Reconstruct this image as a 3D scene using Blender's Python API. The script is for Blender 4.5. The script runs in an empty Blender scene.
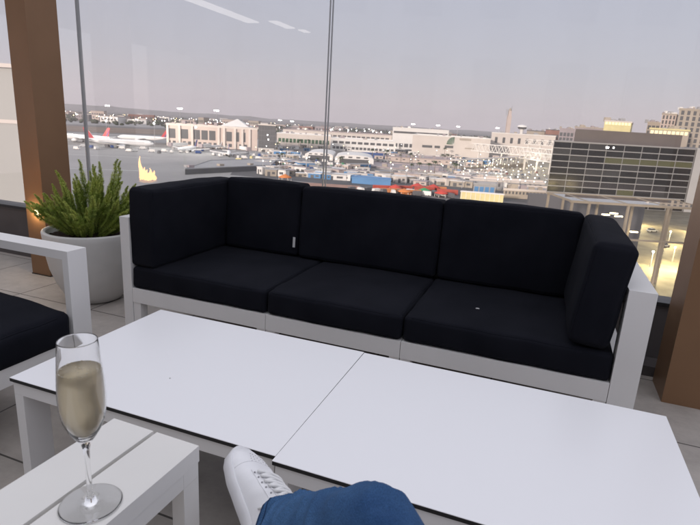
import bpy, bmesh, math, random
from mathutils import Vector, Matrix, noise
random.seed(7)
PI = math.pi
S = bpy.context.scene
COL = S.collection
# ------------------------------------------------------------------ camera calibration
F, PX, PY, H = 520.0, 350.0, 262.5, 1.2
_dn = Vector((235.0 - PX, 2210.0 - PY, F)).normalized()
_up = -_dn
_fw = Vector((0, 0, 1))
CY = (_fw - _fw.dot(_up) * _up).normalized()
CX = CY.cross(_up)
CZ = _up
def c2w(x, y, z):                       # camera space (right, down, forward) to world
    c = Vector((x, y, z))
    return Vector((c.dot(CX), c.dot(CY), c.dot(CZ) + H))
def ray(px, py):
    c = Vector((px - PX, py - PY, F))
    return Vector((c.dot(CX), c.dot(CY), c.dot(CZ)))
def onz(px, py, z):
    r = ray(px, py); t = (z - H) / r.z
    return Vector((r.x * t, r.y * t, z))
def ony(px, py, Y):
    r = ray(px, py); t = Y / r.y
    return Vector((r.x * t, Y, H + r.z * t))
cam_d = bpy.data.cameras.new('camera'); cam = bpy.data.objects.new('camera', cam_d); COL.objects.link(cam)
cam_d.sensor_width = 36; cam_d.lens = F / 700 * 36; cam_d.clip_start = 0.02; cam_d.clip_end = 20000
cam_d.dof.use_dof = True; cam_d.dof.focus_distance = 1.7; cam_d.dof.aperture_fstop = 11.0
R_ = Matrix(((CX.x, -CX.y, -CX.z), (CY.x, -CY.y, -CY.z), (CZ.x, -CZ.y, -CZ.z)))
cam.matrix_world = Matrix.Translation((0, 0, H)) @ R_.to_4x4()
S.camera = cam
# furniture frame: u to the right along the sofa, v away from the camera
A = math.radians(20.05)
def W(u, v, z=0.0):
    return Vector((u * math.cos(A) + v * math.sin(A), -u * math.sin(A) + v * math.cos(A), z))

# ------------------------------------------------------------------ materials
def mat(name, col, rough=0.6, metal=0.0, var=0.0, vscale=5.0, bump=0.0, bscale=50.0, spec=0.5, emit=0.0,
        trans=0.0, ior=1.45, sheen=0.0, coat=0.0, col2=None, dist=0.002):
    m = bpy.data.materials.new(name); m.use_nodes = True
    nt = m.node_tree; b = nt.nodes['Principled BSDF']
    def inp(k, v): b.inputs[k].default_value = v
    inp('Base Color', (*col, 1)); inp('Roughness', rough); inp('Metallic', metal); inp('IOR', ior)
    inp('Specular IOR Level', spec); inp('Transmission Weight', trans)
    inp('Sheen Weight', sheen); inp('Coat Weight', coat)
    if emit: inp('Emission Color', (*col, 1)); inp('Emission Strength', emit)
    tc = nt.nodes.new('ShaderNodeTexCoord')
    if var > 0 or col2:
        n = nt.nodes.new('ShaderNodeTexNoise'); n.inputs['Scale'].default_value = vscale; n.inputs['Detail'].default_value = 6
        nt.links.new(tc.outputs['Object'], n.inputs['Vector'])
        mx = nt.nodes.new('ShaderNodeMix'); mx.data_type = 'RGBA'
        c2 = col2 or tuple(c * (1 - var) for c in col)
        mx.inputs['A'].default_value = (*col, 1); mx.inputs['B'].default_value = (*c2, 1)
        r = nt.nodes.new('ShaderNodeMapRange'); r.inputs['From Min'].default_value = .35; r.inputs['From Max'].default_value = .65
        nt.links.new(n.outputs['Fac'], r.inputs['Value']); nt.links.new(r.outputs['Result'], mx.inputs['Factor'])
        nt.links.new(mx.outputs['Result'], b.inputs['Base Color'])
        if rough > .15:
            rr = nt.nodes.new('ShaderNodeMapRange'); rr.inputs['To Min'].default_value = rough * .85; rr.inputs['To Max'].default_value = min(1, rough * 1.15)
            nt.links.new(n.outputs['Fac'], rr.inputs['Value']); nt.links.new(rr.outputs['Result'], b.inputs['Roughness'])
    if bump > 0:
        n2 = nt.nodes.new('ShaderNodeTexNoise'); n2.inputs['Scale'].default_value = bscale; n2.inputs['Detail'].default_value = 4
        nt.links.new(tc.outputs['Object'], n2.inputs['Vector'])
        bp = nt.nodes.new('ShaderNodeBump'); bp.inputs['Strength'].default_value = bump; bp.inputs['Distance'].default_value = dist
        nt.links.new(n2.outputs['Fac'], bp.inputs['Height']); nt.links.new(bp.outputs['Normal'], b.inputs['Normal'])
    return m

def fabric_mat(name, col, col2, scale=900, blotch=6, bstr=.35, rough=.95, twill=False):
    m = bpy.data.materials.new(name); m.use_nodes = True
    nt = m.node_tree; b = nt.nodes['Principled BSDF']; L = nt.links.new
    tc = nt.nodes.new('ShaderNodeTexCoord')
    n = nt.nodes.new('ShaderNodeTexNoise'); n.inputs['Scale'].default_value = blotch; n.inputs['Detail'].default_value = 5
    L(tc.outputs['Object'], n.inputs['Vector'])
    mx = nt.nodes.new('ShaderNodeMix'); mx.data_type = 'RGBA'
    mx.inputs['A'].default_value = (*col, 1); mx.inputs['B'].default_value = (*col2, 1)
    r = nt.nodes.new('ShaderNodeMapRange'); r.inputs['From Min'].default_value = .35; r.inputs['From Max'].default_value = .65
    L(n.outputs['Fac'], r.inputs['Value']); L(r.outputs['Result'], mx.inputs['Factor'])
    w = nt.nodes.new('ShaderNodeTexNoise'); w.inputs['Scale'].default_value = scale; w.inputs['Detail'].default_value = 2
    mp = nt.nodes.new('ShaderNodeMapping'); mp.inputs['Scale'].default_value = (1, .35, 1) if twill else (1, 1, 1); mp.inputs['Rotation'].default_value = (0, 0, .7)
    L(tc.outputs['Object'], mp.inputs['Vector']); L(mp.outputs['Vector'], w.inputs['Vector'])
    bp = nt.nodes.new('ShaderNodeBump'); bp.inputs['Strength'].default_value = bstr; bp.inputs['Distance'].default_value = .001
    L(w.outputs['Fac'], bp.inputs['Height']); L(bp.outputs['Normal'], b.inputs['Normal'])
    r2 = nt.nodes.new('ShaderNodeMapRange'); r2.inputs['From Min'].default_value = .3; r2.inputs['From Max'].default_value = .7; r2.inputs['To Min'].default_value = .72 if twill else .85; r2.inputs['To Max'].default_value = 1.3 if twill else 1.15
    L(w.outputs['Fac'], r2.inputs['Value']); m2 = nt.nodes.new('ShaderNodeMix'); m2.data_type = 'RGBA'; m2.blend_type = 'MULTIPLY'; m2.inputs['Factor'].default_value = 1
    L(mx.outputs['Result'], m2.inputs['A']); L(r2.outputs['Result'], m2.inputs['B']); L(m2.outputs['Result'], b.inputs['Base Color'])
    b.inputs['Roughness'].default_value = rough; b.inputs['Specular IOR Level'].default_value = .15
    return m

M = {}
M['alu'] = mat('white_powder_coat', (.78, .77, .76), .42, var=.03, vscale=3, bump=.08, bscale=900, dist=.0005)
M['alu_warm_lit'] = mat('white_powder_coat_warm_lit', (.75, .735, .705), .45, var=.05, vscale=4, bump=.1, bscale=700, dist=.0005)  # slat white tinted warm, the warm lamp light is in the colour
M['hpl'] = mat('white_laminate', (.84, .84, .86), .28)
M['hpl_core'] = mat('black_laminate_core', (.012, .012, .013), .5)
M['fabric'] = fabric_mat('black_outdoor_fabric', (.0058, .0066, .0110), (.0090, .0098, .0150), 900, 6, .45)
M['denim'] = fabric_mat('blue_denim', (.022, .062, .155), (.055, .125, .255), 1000, 7, .9, .9, True)
M['denim_seam'] = mat('denim_stitching', (.012, .035, .10), .9)
M['shoe'] = mat('white_leather', (.82, .82, .84), .45, var=.04, vscale=30, bump=.25, bscale=500, dist=.0006)
M['shoe_sole'] = mat('white_rubber_sole', (.74, .74, .76), .6, var=.05, vscale=20)
M['lace'] = mat('white_cotton_lace', (.8, .8, .8), .9, bump=.4, bscale=1500, dist=.0006)
M['sock'] = mat('grey_sock', (.35, .35, .37), .95, bump=.5, bscale=900)
M['skin'] = mat('skin', (.5, .32, .25), .55)
M['tag'] = mat('white_fabric_tag', (.6, .6, .6), .9)
M['bronze'] = mat('bronze_aluminium', (.27, .155, .085), .38, metal=.35, var=.08, vscale=4, bump=.05, bscale=300)
M['dark_wall'] = mat('dark_parapet_panel', (.095, .085, .085), .5, var=.12, vscale=6, bump=.05, bscale=60)
M['black_trim'] = mat('black_glazing_trim', (.02, .02, .022), .4)
M['mullion'] = mat('grey_glazing_bead', (.42, .43, .44), .4, metal=.2)
M['pot'] = mat('grey_white_ceramic', (.64, .63, .61), .55, var=.06, vscale=8, bump=.2, bscale=160)
M['soil'] = mat('potting_soil', (.05, .03, .02), .95, var=.5, vscale=60, bump=1, bscale=90, dist=.01)
M['fern'] = mat('foxtail_fern_green', (.36, .45, .075), .6, col2=(.19, .28, .045), vscale=14)
M['fern_tip'] = mat('fern_young_green', (.62, .66, .18), .55)
M['fern_stem'] = mat('fern_stem', (.12, .14, .03), .6)
M['champ'] = mat('champagne', (.93, .81, .56), .3, trans=.6, ior=1.34)
M['foam'] = mat('champagne_bubbles', (.86, .80, .66), .4)
M['firepit'] = mat('fire_table_casing', (.1, .1, .1), .6)
M['led'] = mat('led_strip', (1, .93, .85), .5, emit=3.2)
M['fixture'] = mat('step_light_lens', (1, .85, .62), .4, emit=9)
M['flame'] = mat('flame', (1, .50, .14), .5, emit=22)

def glass_mat(name, tint, rough=0.0, fac_boost=1.0):
    m = bpy.data.materials.new(name); m.use_nodes = True
    nt = m.node_tree; nt.nodes.clear(); L = nt.links.new
    o = nt.nodes.new('ShaderNodeOutputMaterial'); t = nt.nodes.new('ShaderNodeBsdfTransparent'); g = nt.nodes.new('ShaderNodeBsdfGlossy')
    t.inputs['Color'].default_value = (*tint, 1); g.inputs['Roughness'].default_value = rough
    fr = nt.nodes.new('ShaderNodeFresnel'); fr.inputs['IOR'].default_value = 1.5
    mu = nt.nodes.new('ShaderNodeMath'); mu.operation = 'MULTIPLY'; mu.inputs[1].default_value = fac_boost
    geo = nt.nodes.new('ShaderNodeNewGeometry'); iv = nt.nodes.new('ShaderNodeMath'); iv.operation = 'SUBTRACT'; iv.inputs[0].default_value = 1
    L(geo.outputs['Backfacing'], iv.inputs[1]); m0 = nt.nodes.new('ShaderNodeMath'); m0.operation = 'MULTIPLY'
    L(fr.outputs[0], m0.inputs[0]); L(iv.outputs[0], m0.inputs[1]); L(m0.outputs[0], mu.inputs[0])
    tc = nt.nodes.new('ShaderNodeTexCoord'); mp = nt.nodes.new('ShaderNodeMapping'); mp.inputs['Scale'].default_value = (1, 1, .25); mp.inputs['Rotation'].default_value = (0, .6, 0)
    ns = nt.nodes.new('ShaderNodeTexNoise'); ns.inputs['Scale'].default_value = 3.5; ns.inputs['Detail'].default_value = 7; L(tc.outputs['Object'], mp.inputs['Vector']); L(mp.outputs['Vector'], ns.inputs['Vector'])
    rg = nt.nodes.new('ShaderNodeMapRange'); rg.inputs['From Min'].default_value = .35; rg.inputs['From Max'].default_value = .75; rg.inputs['To Min'].default_value = .004; rg.inputs['To Max'].default_value = .03; L(ns.outputs['Fac'], rg.inputs['Value'])
    df = nt.nodes.new('ShaderNodeBsdfTranslucent'); df.inputs['Color'].default_value = (.8, .8, .8, 1)
    m1 = nt.nodes.new('ShaderNodeMixShader'); L(rg.outputs['Result'], m1.inputs[0]); L(t.outputs[0], m1.inputs[1]); L(df.outputs[0], m1.inputs[2]); t = m1
    mx = nt.nodes.new('ShaderNodeMixShader'); L(mu.outputs[0], mx.inputs[0]); L(t.outputs[0], mx.inputs[1]); L(g.outputs[0], mx.inputs[2]); L(mx.outputs[0], o.inputs[0])
    return m
M['pane'] = glass_mat('clear_window_glass', (.97, .97, .97), 0, 1.6)
M['flute'] = mat('flute_glass', (1, 1, 1), .0, trans=1.0, ior=1.46)

def floor_mat():
    m = bpy.data.materials.new('terrace_tiles'); m.use_nodes = True
    nt = m.node_tree; b = nt.nodes['Principled BSDF']; L = nt.links.new
    tc = nt.nodes.new('ShaderNodeTexCoord')
    mp = nt.nodes.new('ShaderNodeMapping'); mp.inputs['Location'].default_value = (.12, .12, 0)
    br = nt.nodes.new('ShaderNodeTexBrick'); br.offset = 0; br.inputs['Scale'].default_value = 1
    br.inputs['Brick Width'].default_value = .60; br.inputs['Row Height'].default_value = .60; br.inputs['Mortar Size'].default_value = .004
    br.inputs['Color1'].default_value = (.40, .365, .335, 1); br.inputs['Color2'].default_value = (.365, .335, .305, 1); br.inputs['Mortar'].default_value = (.07, .065, .06, 1)
    L(tc.outputs['Object'], mp.inputs['Vector']); L(mp.outputs['Vector'], br.inputs['Vector'])
    n = nt.nodes.new('ShaderNodeTexNoise'); n.inputs['Scale'].default_value = 9; n.inputs['Detail'].default_value = 9; n.inputs['Roughness'].default_value = .7
    L(tc.outputs['Object'], n.inputs['Vector'])
    r = nt.nodes.new('ShaderNodeMapRange'); r.inputs['From Min'].default_value = .3; r.inputs['From Max'].default_value = .7; r.inputs['To Min'].default_value = .82; r.inputs['To Max'].default_value = 1.12
    L(n.outputs['Fac'], r.inputs['Value'])
    mx = nt.nodes.new('ShaderNodeMix'); mx.data_type = 'RGBA'; mx.blend_type = 'MULTIPLY'; mx.inputs['Factor'].default_value = 1
    L(br.outputs['Color'], mx.inputs['A']); L(r.outputs['Result'], mx.inputs['B']); L(mx.outputs['Result'], b.inputs['Base Color'])
    b.inputs['Roughness'].default_value = .55
    bp = nt.nodes.new('ShaderNodeBump'); bp.inputs['Strength'].default_value = .3; bp.inputs['Distance'].default_value = .002
    L(n.outputs['Fac'], bp.inputs['Height']); L(bp.outputs['Normal'], b.inputs['Normal'])
    return m
M['tiles'] = floor_mat()

# ------------------------------------------------------------------ object helpers
def tag(o, label=None, cat=None, group=None, kind=None):
    if label: o['label'] = label
    if cat: o['category'] = cat
    if group: o['group'] = group
    if kind: o['kind'] = kind
    return o
def empty(name, label, cat, loc=(0, 0, 0), rz=0, group=None):
    o = bpy.data.objects.new(name, None); COL.objects.link(o); o.location = loc; o.rotation_euler = (0, 0, rz); o.empty_display_size = .1
    return tag(o, label, cat, group)
def obj(name, bm, m, parent=None, smooth=False, loc=None, rz=0, bevel=0, seg=2, autos=False):
    if bevel:
        bmesh.ops.bevel(bm, geom=[e for e in bm.edges if e.is_manifold and e.calc_face_angle(0) > .5], offset=bevel, segments=seg, profile=.7, affect='EDGES')
    bmesh.ops.recalc_face_normals(bm, faces=bm.faces)
    me = bpy.data.meshes.new(name); bm.to_mesh(me); bm.free()
    mats = m if isinstance(m, (list, tuple)) else [m]
    for k in mats: me.materials.append(k)
    if smooth:
        for p in me.polygons: p.use_smooth = True
    o = bpy.data.objects.new(name, me); COL.objects.link(o)
    if parent: o.parent = parent
    if loc is not None: o.location = loc
    if rz: o.rotation_euler = (0, 0, rz)
    return o
def box(bm, x0, x1, y0, y1, z0, z1, mi=0):
    vs = [bm.verts.new((x, y, z)) for z in (z0, z1) for y in (y0, y1) for x in (x0, x1)]
    for f in ((0, 1, 3, 2), (4, 6, 7, 5), (0, 4, 5, 1), (2, 3, 7, 6), (0, 2, 6, 4), (1, 5, 7, 3)):
        bm.faces.new([vs[i] for i in f]).material_index = mi
    return vs
def bx(*a):
    bm = bmesh.new(); box(bm, *a); return bm
def tube(bm, pts, r, n=8, caps=True, mi=0):
    pts = [Vector(p) for p in pts]; rs = r if isinstance(r, (list, tuple)) else [r] * len(pts)
    rings = []; ref = None
    for i, p in enumerate(pts):
        d = (pts[min(i + 1, len(pts) - 1)] - pts[max(i - 1, 0)]).normalized()
        if ref is None: ref = d.orthogonal().normalized()
        ref = (ref - ref.dot(d) * d)
        ref = ref.normalized() if ref.length > 1e-6 else d.orthogonal().normalized()
        b = d.cross(ref)
        rings.append([bm.verts.new(p + rs[i] * (math.cos(2 * PI * k / n) * ref + math.sin(2 * PI * k / n) * b)) for k in range(n)])
    for a, b in zip(rings, rings[1:]):
        for k in range(n):
            f = bm.faces.new((a[k], a[(k + 1) % n], b[(k + 1) % n], b[k])); f.material_index = mi
    if caps:
        bm.faces.new(rings[0][::-1]).material_index = mi; bm.faces.new(rings[-1]).material_index = mi
def lathe(bm, prof, n=48, cap0=True, cap1=True):
    rings = []
    for r, z in prof:
        rings.append([bm.verts.new((r * math.cos(2 * PI * k / n), r * math.sin(2 * PI * k / n), z)) for k in range(n)])
    for a, b in zip(rings, rings[1:]):
        for k in range(n): bm.faces.new((a[k], a[(k + 1) % n], b[(k + 1) % n], b[k]))
    if cap0: bm.faces.new(rings[0][::-1])
    if cap1: bm.faces.new(rings[-1])
def dup(o, loc=None, rz=None, parent=None, label=None, scale=None):
    c = o.copy(); COL.objects.link(c)
    if parent: c.parent = parent
    if loc is not None: c.location = loc
    if rz is not None: c.rotation_euler = (0, 0, rz)
    if scale is not None: c.scale = scale
    if label: c['label'] = label
    for ch in list(o.children): dup(ch, parent=c)
    return c

def lamp(name, loc, e, col, r=.1, parent=None, typ='POINT', spot=None):
    d = bpy.data.lights.new(name, typ); d.energy = e; d.color = col; d.shadow_soft_size = r
    o = bpy.data.objects.new(name, d); COL.objects.link(o); o.location = loc
    if parent: o.parent = parent
    return o

def cushion_bm(w, d, h, r=.035, puff=.012, seed=0, wr=.004):
    """rounded, slightly puffed box centred on the origin"""
    hx, hy, hz = w / 2, d / 2, h / 2
    def ax(hh):
        n = max(3, int(2 * hh / .045)); inner = [-(hh - r) + 2 * (hh - r) * i / n for i in range(n + 1)]
        return [-hh, -hh + .2 * r, -hh + .45 * r, -hh + .72 * r] + inner + [hh - .72 * r, hh - .45 * r, hh - .2 * r, hh]
    X, Y, Z = ax(hx), ax(hy), ax(hz)
    bm = bmesh.new(); cache = {}
    def V(x, y, z):
        k = (round(x, 5), round(y, 5), round(z, 5))
        if k not in cache:
            q = Vector((x, y, z)); inn = Vector((max(-(hx - r), min(hx - r, x)), max(-(hy - r), min(hy - r, y)), max(-(hz - r), min(hz - r, z))))
            dd = q - inn; p = inn + dd.normalized() * r if dd.length > 1e-9 else q
            gx, gy, gz = 1 - (x / hx) ** 2, 1 - (y / hy) ** 2, 1 - (z / hz) ** 2
            p.z += puff * (gx * gy) ** .6 * (z / hz); p.y += puff * .6 * (gx * gz) ** .6 * (y / hy) if gx * gz > 0 else 0; p.x += puff * .6 * (gy * gz) ** .6 * (x / hx) if gy * gz > 0 else 0
            nv = noise.noise_vector(p * 7 + Vector((seed * 3.1, 0, 0))) * wr + noise.noise_vector(p * 17 + Vector((0, seed * 2.3, 0))) * wr * .4
            cache[k] = bm.verts.new(p + nv)
        return cache[k]
    def grid(P, Q, fn):
        for i in range(len(P) - 1):
            for j in range(len(Q) - 1):
                vs = [V(*fn(P[i], Q[j])), V(*fn(P[i + 1], Q[j])), V(*fn(P[i + 1], Q[j + 1])), V(*fn(P[i], Q[j + 1]))]
                if len(set(vs)) == 4: bm.faces.new(vs)
    for s in (-1, 1):
        grid(X, Y, lambda a, b: (a, b, s * hz)); grid(X, Z, lambda a, b: (a, s * hy, b)); grid(Y, Z, lambda a, b: (s * hx, a, b))
    return bm
def piping_bm(w, d, h, r=.035, inset=.010, puff=.012, at=1):
    """welted seam running round a cushion just below the given face"""
    hx, hy = w / 2 - .001, d / 2 - .001; z = at * (h / 2 - r * .55); rr = r * .9
    pts = []
    for cx, cy, a0 in ((hx - rr, hy - rr, 0), (-hx + rr, hy - rr, 90), (-hx + rr, -hy + rr, 180), (hx - rr, -hy + rr, 270)):
        for k in range(5):
            a = math.radians(a0 + k * 22.5); pts.append((cx + rr * math.cos(a), cy + rr * math.sin(a), z))
    pts.append(pts[0]); bm = bmesh.new(); tube(bm, pts, .0028, 6, False); return bm
def cushion(name, x0, x1, y0, y1, z0, z1, parent, r=.035, puff=.012, seed=0, tilt=(0, 0, 0), wr=.004):
    w, d, h = x1 - x0, y1 - y0, z1 - z0
    o = obj(name, cushion_bm(w, d, h, r, puff, seed, wr), M['fabric'], parent, True, ((x0 + x1) / 2, (y0 + y1) / 2, (z0 + z1) / 2))
    o.rotation_euler = tilt
    # welted seams along the edges of the two large faces
    hx, hy, hz = w / 2, d / 2, h / 2; wm = min(hx, hy, hz)
    bm = bmesh.new()
    ax_ = 'x' if wm == hx else ('y' if wm == hy else 'z')
    for s_ in (-1, 1):
        if ax_ == 'z': a_, b_, c_ = hx, hy, hz
        elif ax_ == 'y': a_, b_, c_ = hx, hz, hy
        else: a_, b_, c_ = hy, hz, hx
        pts = []; k7 = r * .293
        for (p0, p1) in (((-1, -1), (1, -1)), ((1, -1), (1, 1)), ((1, 1), (-1, 1)), ((-1, 1), (-1, -1))):
            for i in range(16):
                t = i / 16; t = .035 + .93 * t
                P_ = (p0[0] + (p1[0] - p0[0]) * t) * (a_ - k7), (p0[1] + (p1[1] - p0[1]) * t) * (b_ - k7)
                q = {'z': Vector((P_[0], P_[1], s_ * (c_ - k7))), 'y': Vector((P_[0], s_ * (c_ - k7), P_[1])), 'x': Vector((s_ * (c_ - k7), P_[0], P_[1]))}[ax_]
                q += noise.noise_vector(q * 7 + Vector((seed * 3.1, 0, 0))) * wr + noise.noise_vector(q * 17 + Vector((0, seed * 2.3, 0))) * wr * .4
                pts.append(q)
        pts.append(pts[0]); tube(bm, pts, .0026, 6, False)
    obj('piping', bm, M['fabric'], o, True)
    return o

# ------------------------------------------------------------------ terrace: setting
tf = bmesh.new(); box(tf, -9, 3.0, -8, 3.25, -.30, 0)
fl = obj('terrace_floor', tf, M['tiles'], rz=-A); tag(fl, kind='structure')

# parapet under the glass
pw = empty('parapet_wall', 'low dark panelled parapet wall under the glass screen behind the sofa', 'wall', W(-3, 3.1, 0), -A)
obj('wall_panel', bx(-6.2, 5.2, -.03, .12, .0, .352), M['dark_wall'], pw)
obj('base_step', bx(-6.2, 5.2, -.17, -.032, .0, .055), M['dark_wall'], pw, bevel=.004)
obj('glazing_channel', bx(-6.2, 5.2, -.045, .10, .354, .376), M['black_trim'], pw, bevel=.003)
# glass panes, 1.99 m apart
def glass_screen(u0, u1, label, tilt=0.0):
    t = empty('glass_screen', label, 'glass screen', W((u0 + u1) / 2, 3.1, .376), -A + tilt, 'tall glass panels of the terrace screen')
    h = (u1 - u0) / 2
    obj('pane', bx(-h + .012, h - .012, -.006, .006, .002, 2.7), M['pane'], t)
    bm = bmesh.new(); box(bm, h - .0115, h - .0075, -.008, .008, 0, 2.7)
    obj('edge_bead', bm, M['mullion'], t)
    bm = bmesh.new(); box(bm, -h + .0075, -h + .0115, -.008, .008, 0, 2.7)
    obj('edge_bead', bm, M['mullion'], t)
glass_screen(-7.31, -5.32, 'clear glass panel farthest left beyond the bronze column by the planter')
glass_screen(-5.32, -3.33, 'tall clear glass panel behind the bronze column and left of the first glazing joint')
glass_screen(-3.33, -1.34, 'tall clear glass panel between the two glazing joints, mirroring flame and strip lights')
glass_screen(-1.34, .80, 'tall clear glass panel behind the middle and right end of the sofa', .004)
glass_screen(.80, 2.79, 'clear glass panel hidden mostly behind the right bronze column')

# bronze columns
def column(u, v, label, fixture):
    t = empty('bronze_column', label, 'column', W(u, v, 0), -A, 'square bronze columns of the terrace screen')
    obj('shaft', bx(0, .175, 0, .24, .0, 3.4), M['bronze'], t, bevel=.004)
    if fixture:
        lamp('step_lamp', (.107, -.03, .468), 1.6, (1, .72, .38), .012, t)
        obj('step_light', bx(.092, .122, -.006, .002, .445, .492), M['fixture'], t, bevel=.002)
        obj('light_bezel', bx(.088, .126, -.003, .001, .440, .497), M['black_trim'], t)
        obj('base_plate', bx(-.004, .179, -.004, .244, 0, .006), M['black_trim'], t)
column(-3.447, 2.635, 'square bronze column left of the planter with small lit step light', True)
column(.66, 2.645, 'dark bronze column at the right edge beside the sofa arm', False)

# ------------------------------------------------------------------ sofa
def leg(parent, x0, x1, y0, y1, z1, name='leg'):
    return obj(name, bx(x0, x1, y0, y1, 0, z1), M['alu'], parent, bevel=.003)
sofa = empty('sofa', 'long white framed modular sofa with black cushions below the glass screen', 'sofa', W(-.8, 2.05, 0), -A)
O = -.8                                  # local x = u + .8
uL, s1, s2, uR = -2.02, -1.161, -.493, .428
D = .84
def rails(x0, x1):
    bm = bmesh.new(); g = .0012
    box(bm, x0 + g, x1 - g, 0, .045, .222, .300); box(bm, x0 + g, x1 - g, D - .045, D, .222, .300)
    box(bm, x0 + g, x0 + .045, .0455, D - .0455, .222, .300); box(bm, x1 - .045, x1 - g, .0455, D - .0455, .222, .300)
    box(bm, x0 + .046, x1 - .046, .046, D - .046, .270, .298)
    return bm
for a, b in ((uL + .059, s1), (s1, s2), (s2, uR - .094)):
    obj('seat_frame', rails(a - O, b - O), M['alu'], sofa)
    for x in (a, b - .05):
        for y in (.003, D - .053): leg(sofa, x - O + .002, x - O + .048, y, y + .05, .2215)
def arm(x0, x1):
    bm = bmesh.new()
    box(bm, x0, x1, 0, .075, .0, .602); box(bm, x0, x1, D - .075, D, .0, .602); box(bm, x0, x1, 0, D, .602, .675)
    box(bm, x0 + .01, x1 - .01, .0752, D - .0752, .222, .300)
    o = obj('armrest_frame', bm, M['alu'], sofa)
    return o
arm(uL - O, uL + .058 - O); arm(uR - .093 - O, uR - O)
# rear panels of the frame behind the back cushions
for a, b in ((uL + .059, s1), (s1, s2), (s2, uR - .094)):
    obj('back_frame', bx(a - O + .002, b - O - .002, D - .03, D, .302, .64), M['alu'], sofa, bevel=.002)
zt = .417
cu = lambda *a, **k: cushion(*a, **k)
cu('seat_cushion', uL + .061 - O, s1 - .004 - O, .002, .70, .302, zt, sofa, .019, .010, 1)
cu('seat_cushion', s1 + .004 - O, s2 - .004 - O, .000, .70, .302, zt, sofa, .019, .012, 2)
cu('seat_cushion', s2 + .004 - O, uR - .097 - O, .004, .70, .302, zt, sofa, .019, .010, 3)
b1 = cu('back_cushion', -1.812 - O, -1.315 - O, .640, .795, .422, .842, sofa, .021, .010, 4, (-.05, 0, 0))
b2 = cu('back_cushion', -1.305 - O, -.492 - O, .635, .795, .422, .832, sofa, .021, .012, 5, (-.07, 0, 0))
b3 = cu('back_cushion', -.482 - O, .190 - O, .640, .795, .422, .842, sofa, .021, .010, 6, (-.06, 0, .01))
a1 = cu('arm_cushion', -1.968 - O, -1.815 - O, .008, .795, .420, .828, sofa, .021, .010, 7, (0, .015, 0))
a2 = cu('arm_cushion', .175 - O, .326 - O, -.005, .760, .430, .836, sofa, .030, .010, 8, (0, .095, 0))
obj('care_tag', bx(.225, .240, -.0905, -.0885, -.155, -.095), M['tag'], b1)
obj('care_tag', bx(-.003, .003, -.02, .0, -.215, -.185), M['tag'], a2)
ln = bmesh.new()
for a in (0, 1, 2.1): tube(ln, [(math.cos(a) * .009, math.sin(a) * .009, .001), (0, 0, .003), (-math.cos(a) * .009, -math.sin(a) * .009, .001)], .0012, 5)
pl = W(-.21, 2.28, .430)
tag(obj('lint', ln, M['tag'], loc=pl), 'tiny white star of lint on the right seat cushion', 'lint')

# ------------------------------------------------------------------ armchair at the left edge
ch = empty('armchair', 'white framed armchair with thick black seat cushion at the left edge', 'armchair', W(-2.10, 1.13, 0), -A)
# local: x -.42 (back) to .40 (front), y -.41 to .41
def ch_arm(y0, y1):
    bm = bmesh.new(); box(bm, .37, .40, y0, y1, 0, .622); box(bm, -.42, -.39, y0, y1, 0, .622); box(bm, -.42, .40, y0, y1, .622, .657)
    obj('armrest_frame', bm, M['alu'], ch)
ch_arm(.320, .410); ch_arm(-.41, -.320)
fm = bmesh.new(); box(fm, .345, .395, -.317, .317, .215, .295); box(fm, -.42, -.37, -.317, .317, .215, .295)
box(fm, -.369, .344, -.317, -.277, .215, .295); box(fm, -.369, .344, .277, .317, .215, .295)
obj('seat_frame', fm, M['alu'], ch)
obj('back_frame', bx(-.42, -.39, -.317, .317, .297, .64), M['alu'], ch)
cushion('seat_cushion', -.36, .405, -.315, .315, .300, .440, ch, .035, .012, 11, (0, .07, 0))
cushion('back_cushion', -.385, -.235, -.275, .275, .43, .84, ch, .035, .012, 12, (0, -.05, 0))

# ------------------------------------------------------------------ coffee tables
def coffee_table(u0, u1, v0, v1, label, rz=0):
    w, d = u1 - u0, v1 - v0
    t = empty('coffee_table', label, 'coffee table', W((u0 + u1) / 2, (v0 + v1) / 2, 0), -A + rz, 'low white coffee tables pushed together')
    x, y = w / 2, d / 2
    top = obj('tabletop', bx(-x, x, -y, y, .3985, .400), M['hpl'], t)
    obj('tabletop_core', bx(-x, x, -y, y, .388, .398), M['hpl_core'], t)
    fr = bmesh.new(); i = .006
    box(fr, -x + i, x - i, -y + i, -y + i + .035, .345, .3872); box(fr, -x + i, x - i, y - i - .035, y - i, .345, .3872)
    box(fr, -x + i, -x + i + .035, -y + i + .0355, y - i - .0355, .345, .3872); box(fr, x - i - .035, x - i, -y + i + .0355, y - i - .0355, .345, .3872)
    obj('frame', fr, M['alu'], t)
    for sx in (-1, 1):
        for sy in (-1, 1):
            xa, xb = sorted((sx * (x - i), sx * (x - i - .035))); ya, yb = sorted((sy * (y - i), sy * (y - i - .085)))
            leg(t, xa, xb, ya, yb, .3445)
coffee_table(-1.436, -.530, .988, 1.662, 'low white coffee table on the left, behind the champagne glass, black edged top', .008)
coffee_table(-.528, .440, .975, 1.664, 'low white coffee table on the right, behind the raised knee, black edged top', .006)

bm = bmesh.new(); bmesh.ops.create_icosphere(bm, subdivisions=2, radius=.0026)
for v in bm.verts: v.co += noise.noise_vector(v.co * 900) * .0009; v.co.z *= .6
tag(obj('crumb', bm, M['tag'], loc=onz(170, 378, .4014)), 'tiny white crumb lying on the left coffee table', 'crumb')
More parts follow.
